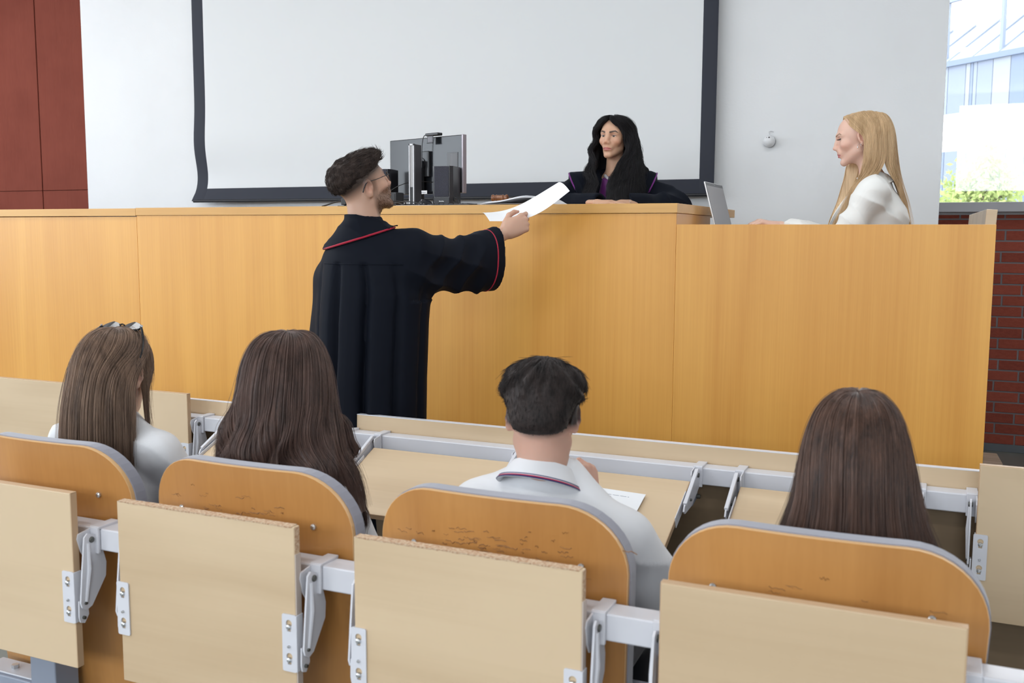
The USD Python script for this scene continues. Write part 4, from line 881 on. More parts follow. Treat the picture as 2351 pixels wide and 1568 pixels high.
# ------------------------------------------------------------------ the judge behind the long desk
def make_judge():
    t = person('seated person with long wavy black hair in black robe with violet piping', (-1.614, 4.95), math.radians(18.06))
    face = math.radians(244); hf = Frame((.006, .02, 1.951), Rz(face-math.pi/2) @ Rx(math.radians(-2)) @ Ry(math.radians(-3)), .905)
    B = Field(); add_head(B, hf, fem=True, neck_to=np.array([.0, .075, 1.70]), neck_r=.042, nose=.62, jaw=.84, nose_up=.002)
    fb = Frame((0, .10, 0), Rz(math.radians(180)))
    J = dict(pelvis=(0, 0, 1.22), waist=(0, 0, 1.36), chest=(0, .01, 1.55), neck=(0, .015, 1.745), shl=(-.165, .02, 1.665), shr=(.165, .02, 1.665), ell=(-.30, .18, 1.60), elr=(.30, .18, 1.60), wrl=(-.045, .46, 1.597), wrr=(.055, .43, 1.598),
             hipl=(-.09, .05, 1.20), hipr=(.09, .05, 1.20), knl=(-.12, .28, 1.17), knr=(.12, .28, 1.17), anl=(-.11, .20, .84), anr=(.11, .20, .84))
    figure(B, J, fb, slim=.84)
    wl, wr = fb.out(J['wrl']), fb.out(J['wrr'])
    xa = U((-.93, -.30, -.02)); za = np.array([0, 0, 1.0]); za = U(za-xa*(xa @ za)); add_hand(B, Frame(wl, np.stack([xa, np.cross(za, xa), za], 1)), curl=(.12, .14, .15, .2), spread=.04, thumb_out=.6, size=.88)
    xb = U((.95, -.25, -.01)); zb = U(np.array([0, 0, 1.0])-xb*xb[2]); yb = np.cross(zb, xb)
    add_hand(B, Frame(wr+[-.03, -.035, .006], np.stack([xb, yb, zb], 1)), curl=(.10, .12, .14, .18), spread=.03, thumb_out=.5, size=.88)
    m = B.mesh(.0024, .012, boxes=((hf.t-.13, hf.t+.13), (np.array([-.18, -.52, 1.58]), np.array([.16, -.32, 1.66]))))
    C = face_colors(m.vertices, hf, (.56, .335, .225), lip=(.46, .16, .15), brow=(.012, .008, .008), brow_k=1.45, eyeshade=(.40, .22, .16), flush=.5, liner=(.03, .02, .02))
    obj('body', m, SKIN, t, smooth=True, color=C); add_eyes(t, hf, (.03, .015, .01), look=(-.10, 1, -.10))
    for i, q in enumerate(((.082, -.345, 1.612), (.088, -.330, 1.612))): obj('nail', trimesh.creation.icosphere(2, 1.0).apply_scale((.008, .0045, .0028)).apply_translation(q), NAIL, t, smooth=True)
    # dress and violet bib
    R = Field(); figure(R, dict(J, ell=(-.30, .20, 1.60), elr=(.30, .20, 1.60)), fb, grow=.020, legs=False, arms=False, slim=.9)
    for s in (-1, 1):
        sh, el = fb.out((s*.178, .0, 1.690)), fb.out((s*.325, .17, 1.585)); R.cone(sh, el, .076, .082, k=.05)
        w = fb.out((s*.060, .39, 1.602)); R.cone(el, w, .074, .054, k=.04); cut(R, w+U(w-el)*.0, U(w-el), .11); R.cone(w-U(w-el)*.05, w+U(w-el)*.1, .030, .052, k=.004, sub=True)
    R.op(lambda x, y, z: 1.592-z+0*x+0*y, (0, -.15, 1.3), .001, 0, True)
    R.cone((0, .04, 1.74), (0, .03, 1.85), .058, .075, k=.01, sub=True)
    cloth = cloth_mesh(R, .007, [((1, .4, .6), 9, .006, lambda V: np.clip((np.abs(V[:, 0])-.19)/.05, 0, 1)), ((.2, 1, .5), 7, .005, lambda V: np.clip((np.abs(V[:, 0])-.16)/.05, 0, 1))], 5, post=lambda D, ax: np.maximum(D, np.where(ax[1][None, :, None] < -.0, 1.591, 1.16)-ax[2][None, None, :]))
    rb = obj('robe', cloth, ROBE, t, smooth=True)
    K = Field(); K.ops = [o for o in R.ops if not o[4]]
    for s in (-1, 1): K.cone(fb.out((s*.10, .0, 1.69)), fb.out((s*.215, .02, 1.685)), .082, .074, k=.05)
    cs, cr = np.array([0, .085, 1.735]), .235
    K2 = Field(); K2.op(lambda x, y, z: np.maximum(K.at(np.stack(np.broadcast_arrays(x, y, z), -1))-.009, np.sqrt((x-cs[0])**2+(y-cs[1])**2+((z-cs[2])*1.0)**2)-cr), cs, .29, 0)
    K2.cone((0, .04, 1.74), (0, .03, 1.88), .062, .085, k=.01, sub=True); K2.cone((0, -.2, 1.5), (0, -.02, 1.79), .026, .05, k=.01, sub=True)
    cm = cloth_mesh(K2, .006, [((1, .3, .4), 8, .003, None)], 9, lo=cs-.29, hi=cs+[.29, .29, .10]); obj('collar', cm, ROBE, rb, smooth=True)
    lp = smooth_loop(sphere_curve(K, cs, cr+.001, .009, 150)[:-1], 3); obj('piping', tube(lp, .0042, 7), PIPE_V, rb, smooth=True, label='violet piping')
    for s in (-1, 1):
        w, el = fb.out((s*.060, .39, 1.602)), fb.out((s*.325, .17, 1.585)); d = U(w-el); c = w-d*.035; a1 = U(np.cross(d, (0, 0, 1))); a2 = np.cross(d, a1); an = np.linspace(0, 2*np.pi, 50); dr = np.cos(an)[:, None]*a1+np.sin(an)[:, None]*a2
        tr = trace(R, c+dr*.12, -dr, .12); tr[:, 2] = np.maximum(tr[:, 2], 1.590); obj('piping', tube(smooth_loop(tr[:-1], 2), .0040, 7), PIPE_V, rb, smooth=True, label='violet piping')
    V = Field(); V.cone((0, -.055, 1.60), (0, -.022, 1.755), .085, .052, k=.02, flat=((0, 1, 0), .62)); cut(V, np.array([0, -.03, 1.742]), (0, -.35, 1), .15)
    vm = V.mesh(.006); obj('bib', vm, fabric('violet_satin', (.085, .010, .095), rough=.45, sheen=.1), rb, smooth=True, label='violet front of the robe')
    obj('neckband', tube(spline([(-.040, .01, 1.757), (-.020, -.048, 1.734), (.013, -.068, 1.727), (.048, -.048, 1.734), (.068, .01, 1.757)], 20), .0085, 8), fabric('grey_neckband', (.36, .34, .36)), rb, smooth=True)
    # hair: parted in the middle, long waves on both sides of the face down to the desk
    c0 = np.array([hf.t[0], hf.t[1], 0])
    hx, hy = .004, .035
    rings = [(2.060, hx, hy-.025, .006, .010, .010, .03), (2.054, hx, hy-.02, .040, .055, .045, .06), (2.037, hx+.002, hy-.012, .072, .082, .078, .16), (2.015, hx+.003, hy, .091, .094, .098, .42), (1.975, hx+.004, hy+.004, .103, .098, .112, .78), (1.925, hx+.004, hy+.006, .116, .100, .122, .88), (1.87, hx+.005, hy+.004, .128, .102, .130, .80),
             (1.80, hx+.006, hy-.010, .140, .116, .135, .44), (1.74, hx+.007, hy-.026, .147, .138, .120, .26), (1.68, hx+.008, hy-.042, .152, .156, .11, .17), (1.615, hx+.010, hy-.052, .155, .165, .10, .15)]
    G = ring_guides(rings, np.linspace(-1, 1, 15), face)
    def wav(si, ti, NN):
        ph = si*2.1+np.sin(si*1.7)*2; a = .0055*np.clip((ti-.18)/.3, 0, 1); return NN*(a*np.sin(2*np.pi*ti*5.2+ph))[..., None]+np.array([1.0, 0, 0])*(a*.8*np.cos(2*np.pi*ti*5.2+ph*1.3))[..., None]
    hm, S = sheet(G, 3600, .016, 11, 24, .0055, out=(hx, hy, 1.9), spread=.04, end=.16, wave=wav, fly=.05, clump=60, frizz=.0022)
    obj('hair', hm, HAIR_BLK, t, smooth=True); curves('hair_strands', S, .0011, HAIR_BLK, t)
    L = np.array([[(.095, .05, 1.90), (.125, .06, 1.86), (.155, .07, 1.82), (.18, .07, 1.79), (.205, .07, 1.765), (.235, .07, 1.735)], [(.10, .03, 1.89), (.128, .04, 1.845), (.150, .05, 1.81), (.178, .05, 1.775), (.20, .05, 1.75), (.225, .05, 1.725)], [(.105, .02, 1.87), (.130, .03, 1.82), (.148, .03, 1.785), (.17, .03, 1.75), (.19, .03, 1.73), (.21, .03, 1.71)]])
    _, S = sheet(L, 160, .006, 12, 16, .003, wave=lambda si, ti, NN: NN*(.005*np.sin(2*np.pi*ti*3+si*2))[..., None]); curves('loose_lock', S, .0014, HAIR_BLK, t)
    return t
make_judge()

# ------------------------------------------------------------------ the blonde clerk in white, in profile at the side desk
def make_clerk():
    t = person('seated person with long straight blonde hair in a white blazer, in profile at the laptop', (-.343, 4.6), math.radians(4.26))
    hf = Frame((-.034, 0, 1.872), Rz(math.radians(180-90)) @ Rx(math.radians(-10)), .92)
    B = Field(); add_head(B, hf, fem=True, neck_to=np.array([.040, 0, 1.66]), neck_r=.043, nose=.95, jaw=.92)
    fb = Frame((.035, 0, 0), Rz(math.radians(90)))
    J = dict(pelvis=(0, -.05, 1.22), waist=(0, -.06, 1.34), chest=(0, -.035, 1.52), neck=(0, .0, 1.70), shl=(-.165, .005, 1.625), shr=(.165, .005, 1.625), ell=(-.205, .14, 1.42), elr=(.20, .16, 1.42), wrl=(-.115, .375, 1.490), wrr=(.08, .405, 1.492),
             hipl=(-.09, .0, 1.20), hipr=(.09, .0, 1.20), knl=(-.12, .36, 1.17), knr=(.12, .36, 1.17), anl=(-.11, .30, .84), anr=(.11, .30, .84))
    figure(B, J, fb, slim=.80)
    for n_, s in (('wrl', -1), ('wrr', 1)):
        w = fb.out(J[n_]); xa = U((-.94, .10*s, .20)); za = U(np.array([0, 0, 1.0])-xa*xa[2]); ya = np.cross(za, xa)
        R3 = np.stack([xa, ya*(-1 if s < 0 else 1)*1.0, za], 1)
        if s < 0: R3 = np.stack([xa, -np.cross(za, xa), za], 1)
        add_hand(B, Frame(w+xa*.01, R3), curl=((.55, .35, .3), (.6, .4, .3), (.6, .4, .3), (.55, .4, .3)), spread=.05, size=.88)
    m = B.mesh(.0024, .012, boxes=((hf.t-.13, hf.t+.13), (np.array([-.56, -.19, 1.42]), np.array([-.30, .19, 1.56]))))
    C = face_colors(m.vertices, hf, (.66, .42, .33), lip=(.50, .17, .17), brow=(.20, .11, .06), brow_k=1.0, eyeshade=(.40, .22, .17), flush=.38, liner=(.03, .02, .02))
    obj('body', m, SKIN, t, smooth=True, color=C); add_eyes(t, hf, (.10, .12, .14), look=(0, .8, -.6))
    lash = [tube(hf.out(spline([(-.047+.004*i, .075+.006*math.sin(i*.7), .0105), (-.049+.0042*i, .084+.006*math.sin(i*.7), .0085), (-.050+.0044*i, .0905+.006*math.sin(i*.7), .0105)], 5)), np.linspace(.0015, .0006, 5), 4) for i in range(8)]
    obj('eyelashes', cat(lash), BLACKP, t)
    # blazer
    R = Field(); figure(R, J, fb, grow=.018, legs=False, arms=False, slim=.86)
    for s in (-1, 1):
        a, b, c = fb.out((s*.158, .0, 1.628)), fb.out((s*.205, .13, 1.42)), fb.out((s*.115, .350, 1.488)); R.cone(a, b, .060, .062, k=.05); R.cone(b, c, .060, .043, k=.03); cut(R, c, U(c-b), .09)
    R.cone((.042, 0, 1.66), (.015, 0, 1.80), .058, .062, k=.015, sub=True); R.cone((-.02, 0, 1.60), (-.16, 0, 1.74), .03, .08, k=.02, sub=True)
    cloth = cloth_mesh(R, .0065, [((.45, .1, 1.0), 9.5, .0085, lambda V: np.clip((-V[:, 1]-.10)/.04, 0, 1)*np.clip((1.64-V[:, 2])/.05, 0, 1)), ((.75, 0, .6), 6, .005, None)], 2)
    jk = obj('blazer', cloth, BLAZER, t, smooth=True)
    # turned-down collar and lapel
    cf = Frame((.034, 0, 1.672), Rz(math.radians(90)) @ Rx(math.radians(-26))); th = np.linspace(math.pi*.20, math.pi*1.80, 50)+math.pi/2
    obj('collar', neck_band(cf, [(.054, -.010), (.0545, .024), (.059, .028), (.066, .018), (.078, -.002), (.088, -.024), (.0865, -.026), (.076, -.008), (.062, .010)], th), BLAZER, jk, smooth=50)
    for s in (-1, 1):
        o = np.array([[(.0, s*.078, 1.680), (-.03, s*.085, 1.645), (-.065, s*.082, 1.60), (-.105, s*.055, 1.54), (-.135, s*.02, 1.48)], [(-.012, s*.066, 1.685), (-.045, s*.066, 1.655), (-.085, s*.052, 1.605), (-.122, s*.030, 1.545), (-.142, s*.005, 1.48)]])
        f1 = CubicSpline(np.linspace(0, 1, 5), o, axis=1)(np.linspace(0, 1, 20)); G3 = np.stack([f1[0], f1.mean(0)+[-.006, s*.010, .002], f1[1]]); lm, _ = sheet(G3, 4, .006, 3, 8, out=(.06, 0, 1.58)); obj('lapel', lm, BLAZER, jk, smooth=True)
    # hair
    part = lambda u: np.array([-.098+.165*u, .004, 1.942+.052*math.sin(math.pi*(.18+.62*u))-.012*u])
    def near(u, P): return [part(u)]+P
    G = np.array([near(0, [(-.078, -.046, 1.935), (-.044, -.072, 1.902), (-.014, -.082, 1.872), (-.008, -.092, 1.82), (-.006, -.098, 1.76), (-.026, -.116, 1.69), (-.052, -.132, 1.64), (-.085, -.140, 1.57), (-.125, -.125, 1.49)]),
                  near(.14, [(-.062, -.048, 1.953), (-.032, -.076, 1.920), (-.004, -.086, 1.880), (.004, -.094, 1.82), (.004, -.102, 1.76), (-.018, -.120, 1.69), (-.046, -.138, 1.64), (-.078, -.146, 1.57), (-.115, -.13, 1.49)]),
                  near(.35, [(-.030, -.050, 1.970), (.0, -.080, 1.935), (.018, -.092, 1.89), (.026, -.097, 1.82), (.022, -.104, 1.76), (-.006, -.124, 1.695), (-.036, -.144, 1.645), (-.068, -.152, 1.575), (-.10, -.135, 1.50)]),
                  near(.6, [(.012, -.050, 1.975), (.034, -.080, 1.935), (.046, -.092, 1.89), (.052, -.098, 1.82), (.046, -.106, 1.755), (.016, -.130, 1.695), (-.018, -.152, 1.648), (-.050, -.160, 1.58), (-.08, -.14, 1.51)]),
                  near(.82, [(.046, -.048, 1.972), (.066, -.074, 1.935), (.076, -.086, 1.89), (.080, -.092, 1.82), (.074, -.104, 1.75), (.042, -.136, 1.70), (.006, -.158, 1.655), (-.026, -.166, 1.59), (-.05, -.15, 1.53)])])
    hm, S = sheet(G, 2400, .010, 3, 16, .0022, out=(-.02, .02, 1.8), end=.12, fly=.03); hr = obj('hair', hm, HAIR_BLD, t, smooth=True); curves('hair_strands', S, .0008, HAIR_BLD, t)
    Gb = np.array([near(.80, [(.044, -.050, 1.972), (.066, -.074, 1.935), (.074, -.086, 1.888), (.076, -.092, 1.81), (.088, -.080, 1.735), (.135, -.050, 1.66), (.155, -.045, 1.60), (.175, -.04, 1.52), (.185, -.035, 1.46)]),
                   near(.92, [(.070, -.045, 1.965), (.094, -.055, 1.92), (.106, -.060, 1.87), (.115, -.055, 1.80), (.127, -.045, 1.73), (.146, -.038, 1.66), (.164, -.034, 1.60), (.182, -.03, 1.52), (.192, -.03, 1.46)]),
                   near(1.0, [(.082, -.0, 1.962), (.104, .0, 1.92), (.116, .0, 1.87), (.126, .0, 1.80), (.136, .0, 1.73), (.152, .0, 1.66), (.170, .0, 1.60), (.187, .0, 1.52), (.197, .0, 1.46)]),
                   near(.92, [(.070, .045, 1.965), (.094, .055, 1.92), (.106, .060, 1.87), (.115, .055, 1.80), (.127, .045, 1.73), (.146, .038, 1.66), (.162, .034, 1.60), (.180, .03, 1.52), (.190, .03, 1.46)]),
                   near(.78, [(.050, .062, 1.965), (.078, .080, 1.925), (.088, .086, 1.87), (.094, .080, 1.80), (.104, .066, 1.73), (.130, .055, 1.66), (.150, .05, 1.60), (.170, .045, 1.52), (.18, .04, 1.46)])])
    hm, S = sheet(Gb, 1700, .010, 4, 16, .0022, out=(-.02, 0, 1.8), end=.15, fly=.04); obj('hair', hm, HAIR_BLD, t, smooth=True); curves('hair_strands', S, .0008, HAIR_BLD, t)
    Gf = np.array([near(u, [(a-.02, .05, z0-.005), (a+.02, .080, 1.90), (b, .086, 1.84), (c, .084, 1.78), (d, .080, 1.72), (e_, .078, 1.66), (f_, .07, 1.60), (g_, .05, 1.54), (h_, .03, 1.48)]) for u, a, z0, b, c, d, e_, f_, g_, h_ in
                   ((0, -.07, 1.93, -.030, -.072, -.086, -.100, -.114, -.135, -.150), (.2, -.045, 1.95, -.012, -.050, -.066, -.084, -.100, -.124, -.142), (.5, .0, 1.97, .01, -.028, -.044, -.064, -.082, -.108, -.132), (.8, .05, 1.96, .04, -.004, -.022, -.044, -.066, -.095, -.12))])
    hm, S = sheet(Gf, 1100, .009, 6, 16, .003, out=(-.02, -.05, 1.8), end=.15, fly=.06); obj('hair', hm, HAIR_BLD, t, smooth=True); curves('hair_strands', S, .0008, HAIR_BLD, t)
    er = thing('earring', 'small silver earrings in the ear of the blonde person', 'earring', (-.343, 4.6, 0), math.radians(4.26))
    p = hf.out((-.080, -.008, -.034)); obj('stud', trimesh.creation.icosphere(2, .0025).apply_translation(p), ZINC, er, smooth=True)
    obj('drop', lathe([(0, -.006), (.002, -.005), (.0025, -.002), (.0012, .003), (0, .005)], 14, p+np.array([-.012, -.003, -.012])), ZINC, er, smooth=True)
    obj('hoop', tube(np.array([p+np.array([-.006, -.002, -.006])+.0068*np.array([math.cos(a), 0, math.sin(a)]) for a in np.linspace(-.4, 3.6, 14)]), .0007, 5), ZINC, er)
    return t
make_clerk()

# ------------------------------------------------------------------ four people on the seats of the front row, seen from behind
def student_joints(lean=0.0, z=0.0, armw=.22, elz=.66, wrz=.56, shz=.865, wry=.24):
    return dict(pelvis=(0, -.05, .46+z), waist=(0, -.05, .58+z), chest=(0, -.02+lean*.4, .73+z), neck=(0, .0+lean, .915+z), shl=(-.17, -.01+lean*.8, shz+z), shr=(.17, -.01+lean*.8, shz+z), ell=(-armw, .10+lean, elz+z), elr=(armw, .10+lean, elz+z),
                wrl=(-.10, wry+lean, wrz+z), wrr=(.10, wry+lean, wrz+z), hipl=(-.09, -.03, .43), hipr=(.09, -.03, .43), knl=(-.11, .36, .44), knr=(.11, .36, .44), anl=(-.11, .34, .08), anr=(.11, .34, .08))
def flat_hands(B, J, fb, size=.9, which='lr'):
    for n_ in which:
        w = fb.out(J['wr'+n_]); e = fb.out(J['el'+n_]); xa = U(w-e); xa = U(xa*[1, 1, .15]); za = np.array([0, 0, 1.0]); za = U(za-xa*xa[2]); s = 1 if n_ == 'l' else -1
        ya = np.cross(za, xa); R3 = np.stack([xa, ya*-1 if n_ == 'l' else ya, za], 1)
        if n_ == 'l': R3 = np.stack([xa, -ya, za], 1)
        add_hand(B, Frame(w, R3), curl=(.25, .28, .3, .35), size=size)
def student_base(label, loc, az, face, cz, cx, cyh, size, pitch, skin, cloth, slim, joints, fem=True, hands='lr', lip=(.5, .2, .18), brow=(.06, .035, .025), sets=None, neck_base=None, roll=0.0, jaw=1.0, top=.012):
    t = person(label, loc, az); fb = Frame((0, 0, 0), Rz(math.pi/2-az-math.pi/2))
    hf = Frame((cx, cyh, cz), Rz(face-math.pi/2) @ Rx(math.radians(pitch)) @ Ry(math.radians(roll)), size)
    B = Field(); nb = fb.out(np.array(joints['neck'])-[0, .005, .02]) if neck_base is None else np.array(neck_base)
    add_head(B, hf, fem=fem, neck_to=nb, jaw=jaw); figure(B, joints, fb, slim=slim*.90); flat_hands(B, joints, fb, .88 if fem else 1.0, hands)
    R = Field(); figure(R, joints, fb, grow=top, legs=False, slim=slim, sleeve=.012); q = fb.out(joints['neck']); R.cone(q+[0, 0, .045], q+[0, 0, .15], .050, .075, k=.01, sub=True)
    for s in 'lr':
        w, e = fb.out(joints['wr'+s]), fb.out(joints['el'+s]); cut(R, w-U(w-e)*.02, U(w-e), .075)
    T = Field(); figure(T, joints, fb, grow=.010, arms=False); cut(T, fb.out((0, 0, .54)), (0, 0, 1), .4)
    for s in (-1, 1): cut(T, fb.out((s*.11, .34, .06)), (0, 0, -1), .2)
    return t, B, R, T, hf, fb
def finish_student(t, B, R, T, hf, skin, cloth, fine=.003, sets=(), seed=0, lip=(.5, .2, .18), brow=(.06, .035, .025), boxes=(), fade=None, eyes=True, stub=None):
    m = B.mesh(fine, .013, boxes=((hf.t-.125, hf.t+.125),)+tuple(boxes)); C = face_colors(m.vertices, hf, skin, lip=lip, brow=brow, fade=fade, flush=.5, stubble=stub)
    obj('body', m, SKIN, t, smooth=True, color=C)
    if eyes: add_eyes(t, hf, (.06, .04, .03), look=(0, 1, -.2))
    c = cloth_mesh(R, .0075, sets, seed); top = obj('top', c, cloth, t, smooth=True); obj('trousers', T.mesh(.016), TROUSER, t, smooth=True)
    return m, top
FOLDS = [((.4, .2, .9), 6, .005, None), ((.9, .3, .3), 5, .004, None)]
def make_sunglasses_girl():
    az = math.radians(46.34); J = student_joints(.02, 0, .19, shz=.835)
    fc = math.radians(55); t, B, R, T, hf, fb = student_base('seated person with long ash-brown hair and sunglasses pushed up on the head', (-2.159, 2.06), az, fc, 1.050, .018, 0, .98, -6, None, None, .86, J)
    finish_student(t, B, R, T, hf, (.62, .40, .31), COTTON, sets=FOLDS, seed=1)
    hx, hy = .006, -.012
    rings = [(1.180, hx+.012, hy+.02, .006, .010, .010, .02), (1.173, hx+.010, hy+.015, .040, .056, .043, .10), (1.155, hx+.008, hy+.01, .065, .084, .078, .30), (1.122, hx+.004, hy+.006, .084, .096, .102, .85), (1.08, hx, hy, .094, .094, .120, 1.55), (1.03, hx-.004, hy-.004, .100, .086, .132, 1.80), (.97, hx-.010, hy-.012, .104, .075, .136, 1.82), (.90, hx-.016, hy-.022, .106, .06, .132, 1.80), (.82, hx-.022, hy-.03, .104, .05, .124, 1.78), (.71, hx-.026, hy-.034, .100, .05, .112, 1.78)]
    G = ring_guides(rings, np.linspace(-1, 1, 13), fc); hm, S = sheet(G, 3600, .014, 21, 16, .0035, out=(hx, hy, 1.0), end=.16, fly=.05, spread=.03, clump=46)
    obj('hair', hm, HAIR_ASH, t, smooth=True); curves('hair_strands', S, .0008, HAIR_ASH, t)
    # the lock that hangs in front of the ear
    f = lambda u, v, z: (hf.t+hf.R @ np.array([u, v, z]))
    L = np.array([[f(.012+.008*i, .062-.016*i, .1135), f(.058+.004*i, .064-.021*i, .078), f(.0765, .058-.018*i, .032), f(.0800, .046-.0135*i, -.008), f(.0815, .030-.0065*i, -.05), f(.0835, .026-.003*i, -.10), f(.090, .022, -.16), f(.105, .015+.003*i, -.235)] for i in range(5)])
    hm, S = sheet(L, 900, .006, 22, 18, .0022, out=hf.t, fly=.05, end=.55); obj('hair', hm, HAIR_ASH, t, smooth=True); curves('hair_strands', S, .0008, HAIR_ASH, t)
    g = thing('sunglasses', 'black sunglasses resting on top of the ash-brown hair', 'sunglasses', (-2.159, 2.06, 0), az); W = lambda p: hf.out(np.asarray(p, float)); FR = plain('sunglass_frame', (.008, .008, .010), .12)
    for s in (-1, 1):
        a = np.linspace(0, 2*np.pi, 25)[:-1]; o = np.stack([s*.034+.029*np.cos(a), .016+.0*a+.016*np.sin(a), .139+.010*np.sin(a)-.006*np.abs(np.cos(a))], 1)
        lens = W(np.vstack([o, o+[0, -.002, .003]])); m = trimesh.convex.convex_hull(lens); obj('lens', m, plain('dark_lens_%d' % (s+1), (.008, .009, .012), .25), g, smooth=30)
        obj('rim', tube(np.vstack([W(o), W(o[:1])]), .0026, 6), FR, g, smooth=True)
        tp = spline([(s*.063, .016, .138), (s*.076, .004, .124), (s*.094, -.018, .094), (s*.103, -.036, .068), (s*.104, -.046, .050)], 14); obj('temple', tube(W(tp), np.linspace(.0036, .0024, 14), 6), FR, g, smooth=True)
        obj('hinge', rbx(-.003, .003, -.004, .004, -.003, .003, .001).apply_translation(W([s*.066, .016, .1395])), ZINC, g)
    obj('bridge', tube(W(spline([(-.008, .018, .141), (0, .020, .144), (.008, .018, .141)], 7)), .0024, 6), FR, g)
make_sunglasses_girl()
def make_wavy_girl():
    az = math.radians(36.94); J = student_joints(.03, -.03, .155, elz=.60, shz=.81); J['shl'], J['shr'] = (-.145, .01, .80), (.140, .01, .785)
    fc = math.radians(60); t, B, R, T, hf, fb = student_base('seated person with long wavy dark brown hair, back to the camera', (-1.549, 2.06), az, fc, 1.066, .012, 0, .985, -8, None, None, .88, J)
    R.ell(fb.out((0, -.02, .93)), (.11, .11, .085), k=.02, sub=True)
    finish_student(t, B, R, T, hf, (.60, .37, .27), COTTON, sets=FOLDS, seed=2)
    hx, hy = .0, -.008
    rings = [(1.196, hx+.004, hy+.015, .006, .010, .010, .02), (1.189, hx+.004, hy+.012, .046, .060, .050, .10), (1.168, hx+.003, hy+.01, .076, .088, .088, .22), (1.13, hx+.002, hy+.006, .097, .100, .112, .42), (1.08, hx+.002, hy, .112, .100, .128, .62), (1.02, hx+.0, hy, .126, .098, .140, .82), (.96, hx-.004, hy-.01, .140, .090, .150, .95), (.90, hx-.008, hy-.016, .152, .08, .152, 1.0), (.85, hx-.010, hy-.022, .158, .08, .150, 1.0), (.79, hx-.008, hy-.03, .158, .08, .142, 1.0)]
    def wav(si, ti, NN):
        ph = si*1.7+np.sin(si*2.3); a = .014*np.clip((ti-.45)/.35, 0, 1)**1.3; return NN*(a*np.sin(2*np.pi*ti*3.2+ph))[..., None]+np.array([.8, -.4, 0])*(a*.8*np.cos(2*np.pi*ti*3.2+ph*1.2))[..., None]
    for th, sd, n in ((np.linspace(-1, .22, 10), 31, 2300), (np.linspace(.30, 1, 7), 33, 1600)):
        G = ring_guides(rings, th, fc)
        if sd == 31:
            for k in range(len(th)): G[k, -3:, 0] += np.array([.0, -.010, -.02])*(1+th[k]*.5)
        else:
            for k in range(len(th)): G[k, -3:, 0] += np.array([.01, .03, .055]); G[k, -1, 2] -= .05
            G[0, :8] = ring_guides(rings, [.215], fc)[0, :8]
        hm, S = sheet(G, n, .014, sd, 20, .0035, out=(hx, hy, 1.0), end=.10, fly=.03, wave=wav, clump=34); obj('hair', hm, HAIR_DK, t, smooth=True); curves('hair_strands', S, .0009, HAIR_DK, t)
    # curls that swing out at the right
    for k, P in enumerate(([(.120, -.01, .98), (.150, -.02, .94), (.158, -.03, .905), (.168, -.02, .880), (.150, -.02, .862), (.128, -.03, .868), (.118, -.02, .89)], [(.10, -.06, .93), (.125, -.08, .88), (.118, -.09, .84), (.135, -.10, .80), (.165, -.09, .76), (.185, -.08, .72), (.178, -.07, .67)], [(.085, -.08, .90), (.10, -.10, .85), (.13, -.10, .81), (.150, -.10, .76), (.172, -.09, .71), (.168, -.08, .66), (.15, -.08, .63)])):
        c = np.array(P); L = np.stack([c+[-.012, 0, -.004], c+[0, -.008, 0], c+[.012, .004, .004]]); hm, S = sheet(L, 260, .009, 40+k, 24, .003, fly=.08); obj('curl', hm, HAIR_DK, t, smooth=True); curves('hair_strands', S, .0009, HAIR_DK, t)
    nk = spline([fb.out((-.05, -.075, .885)), fb.out((0, -.085, .865)), fb.out((.05, -.075, .885))], 20); obj('necklace', tube(nk, .0012, 5), plain('gold_chain', (.75, .5, .2), .3, metallic=1.0), t)
make_wavy_girl()
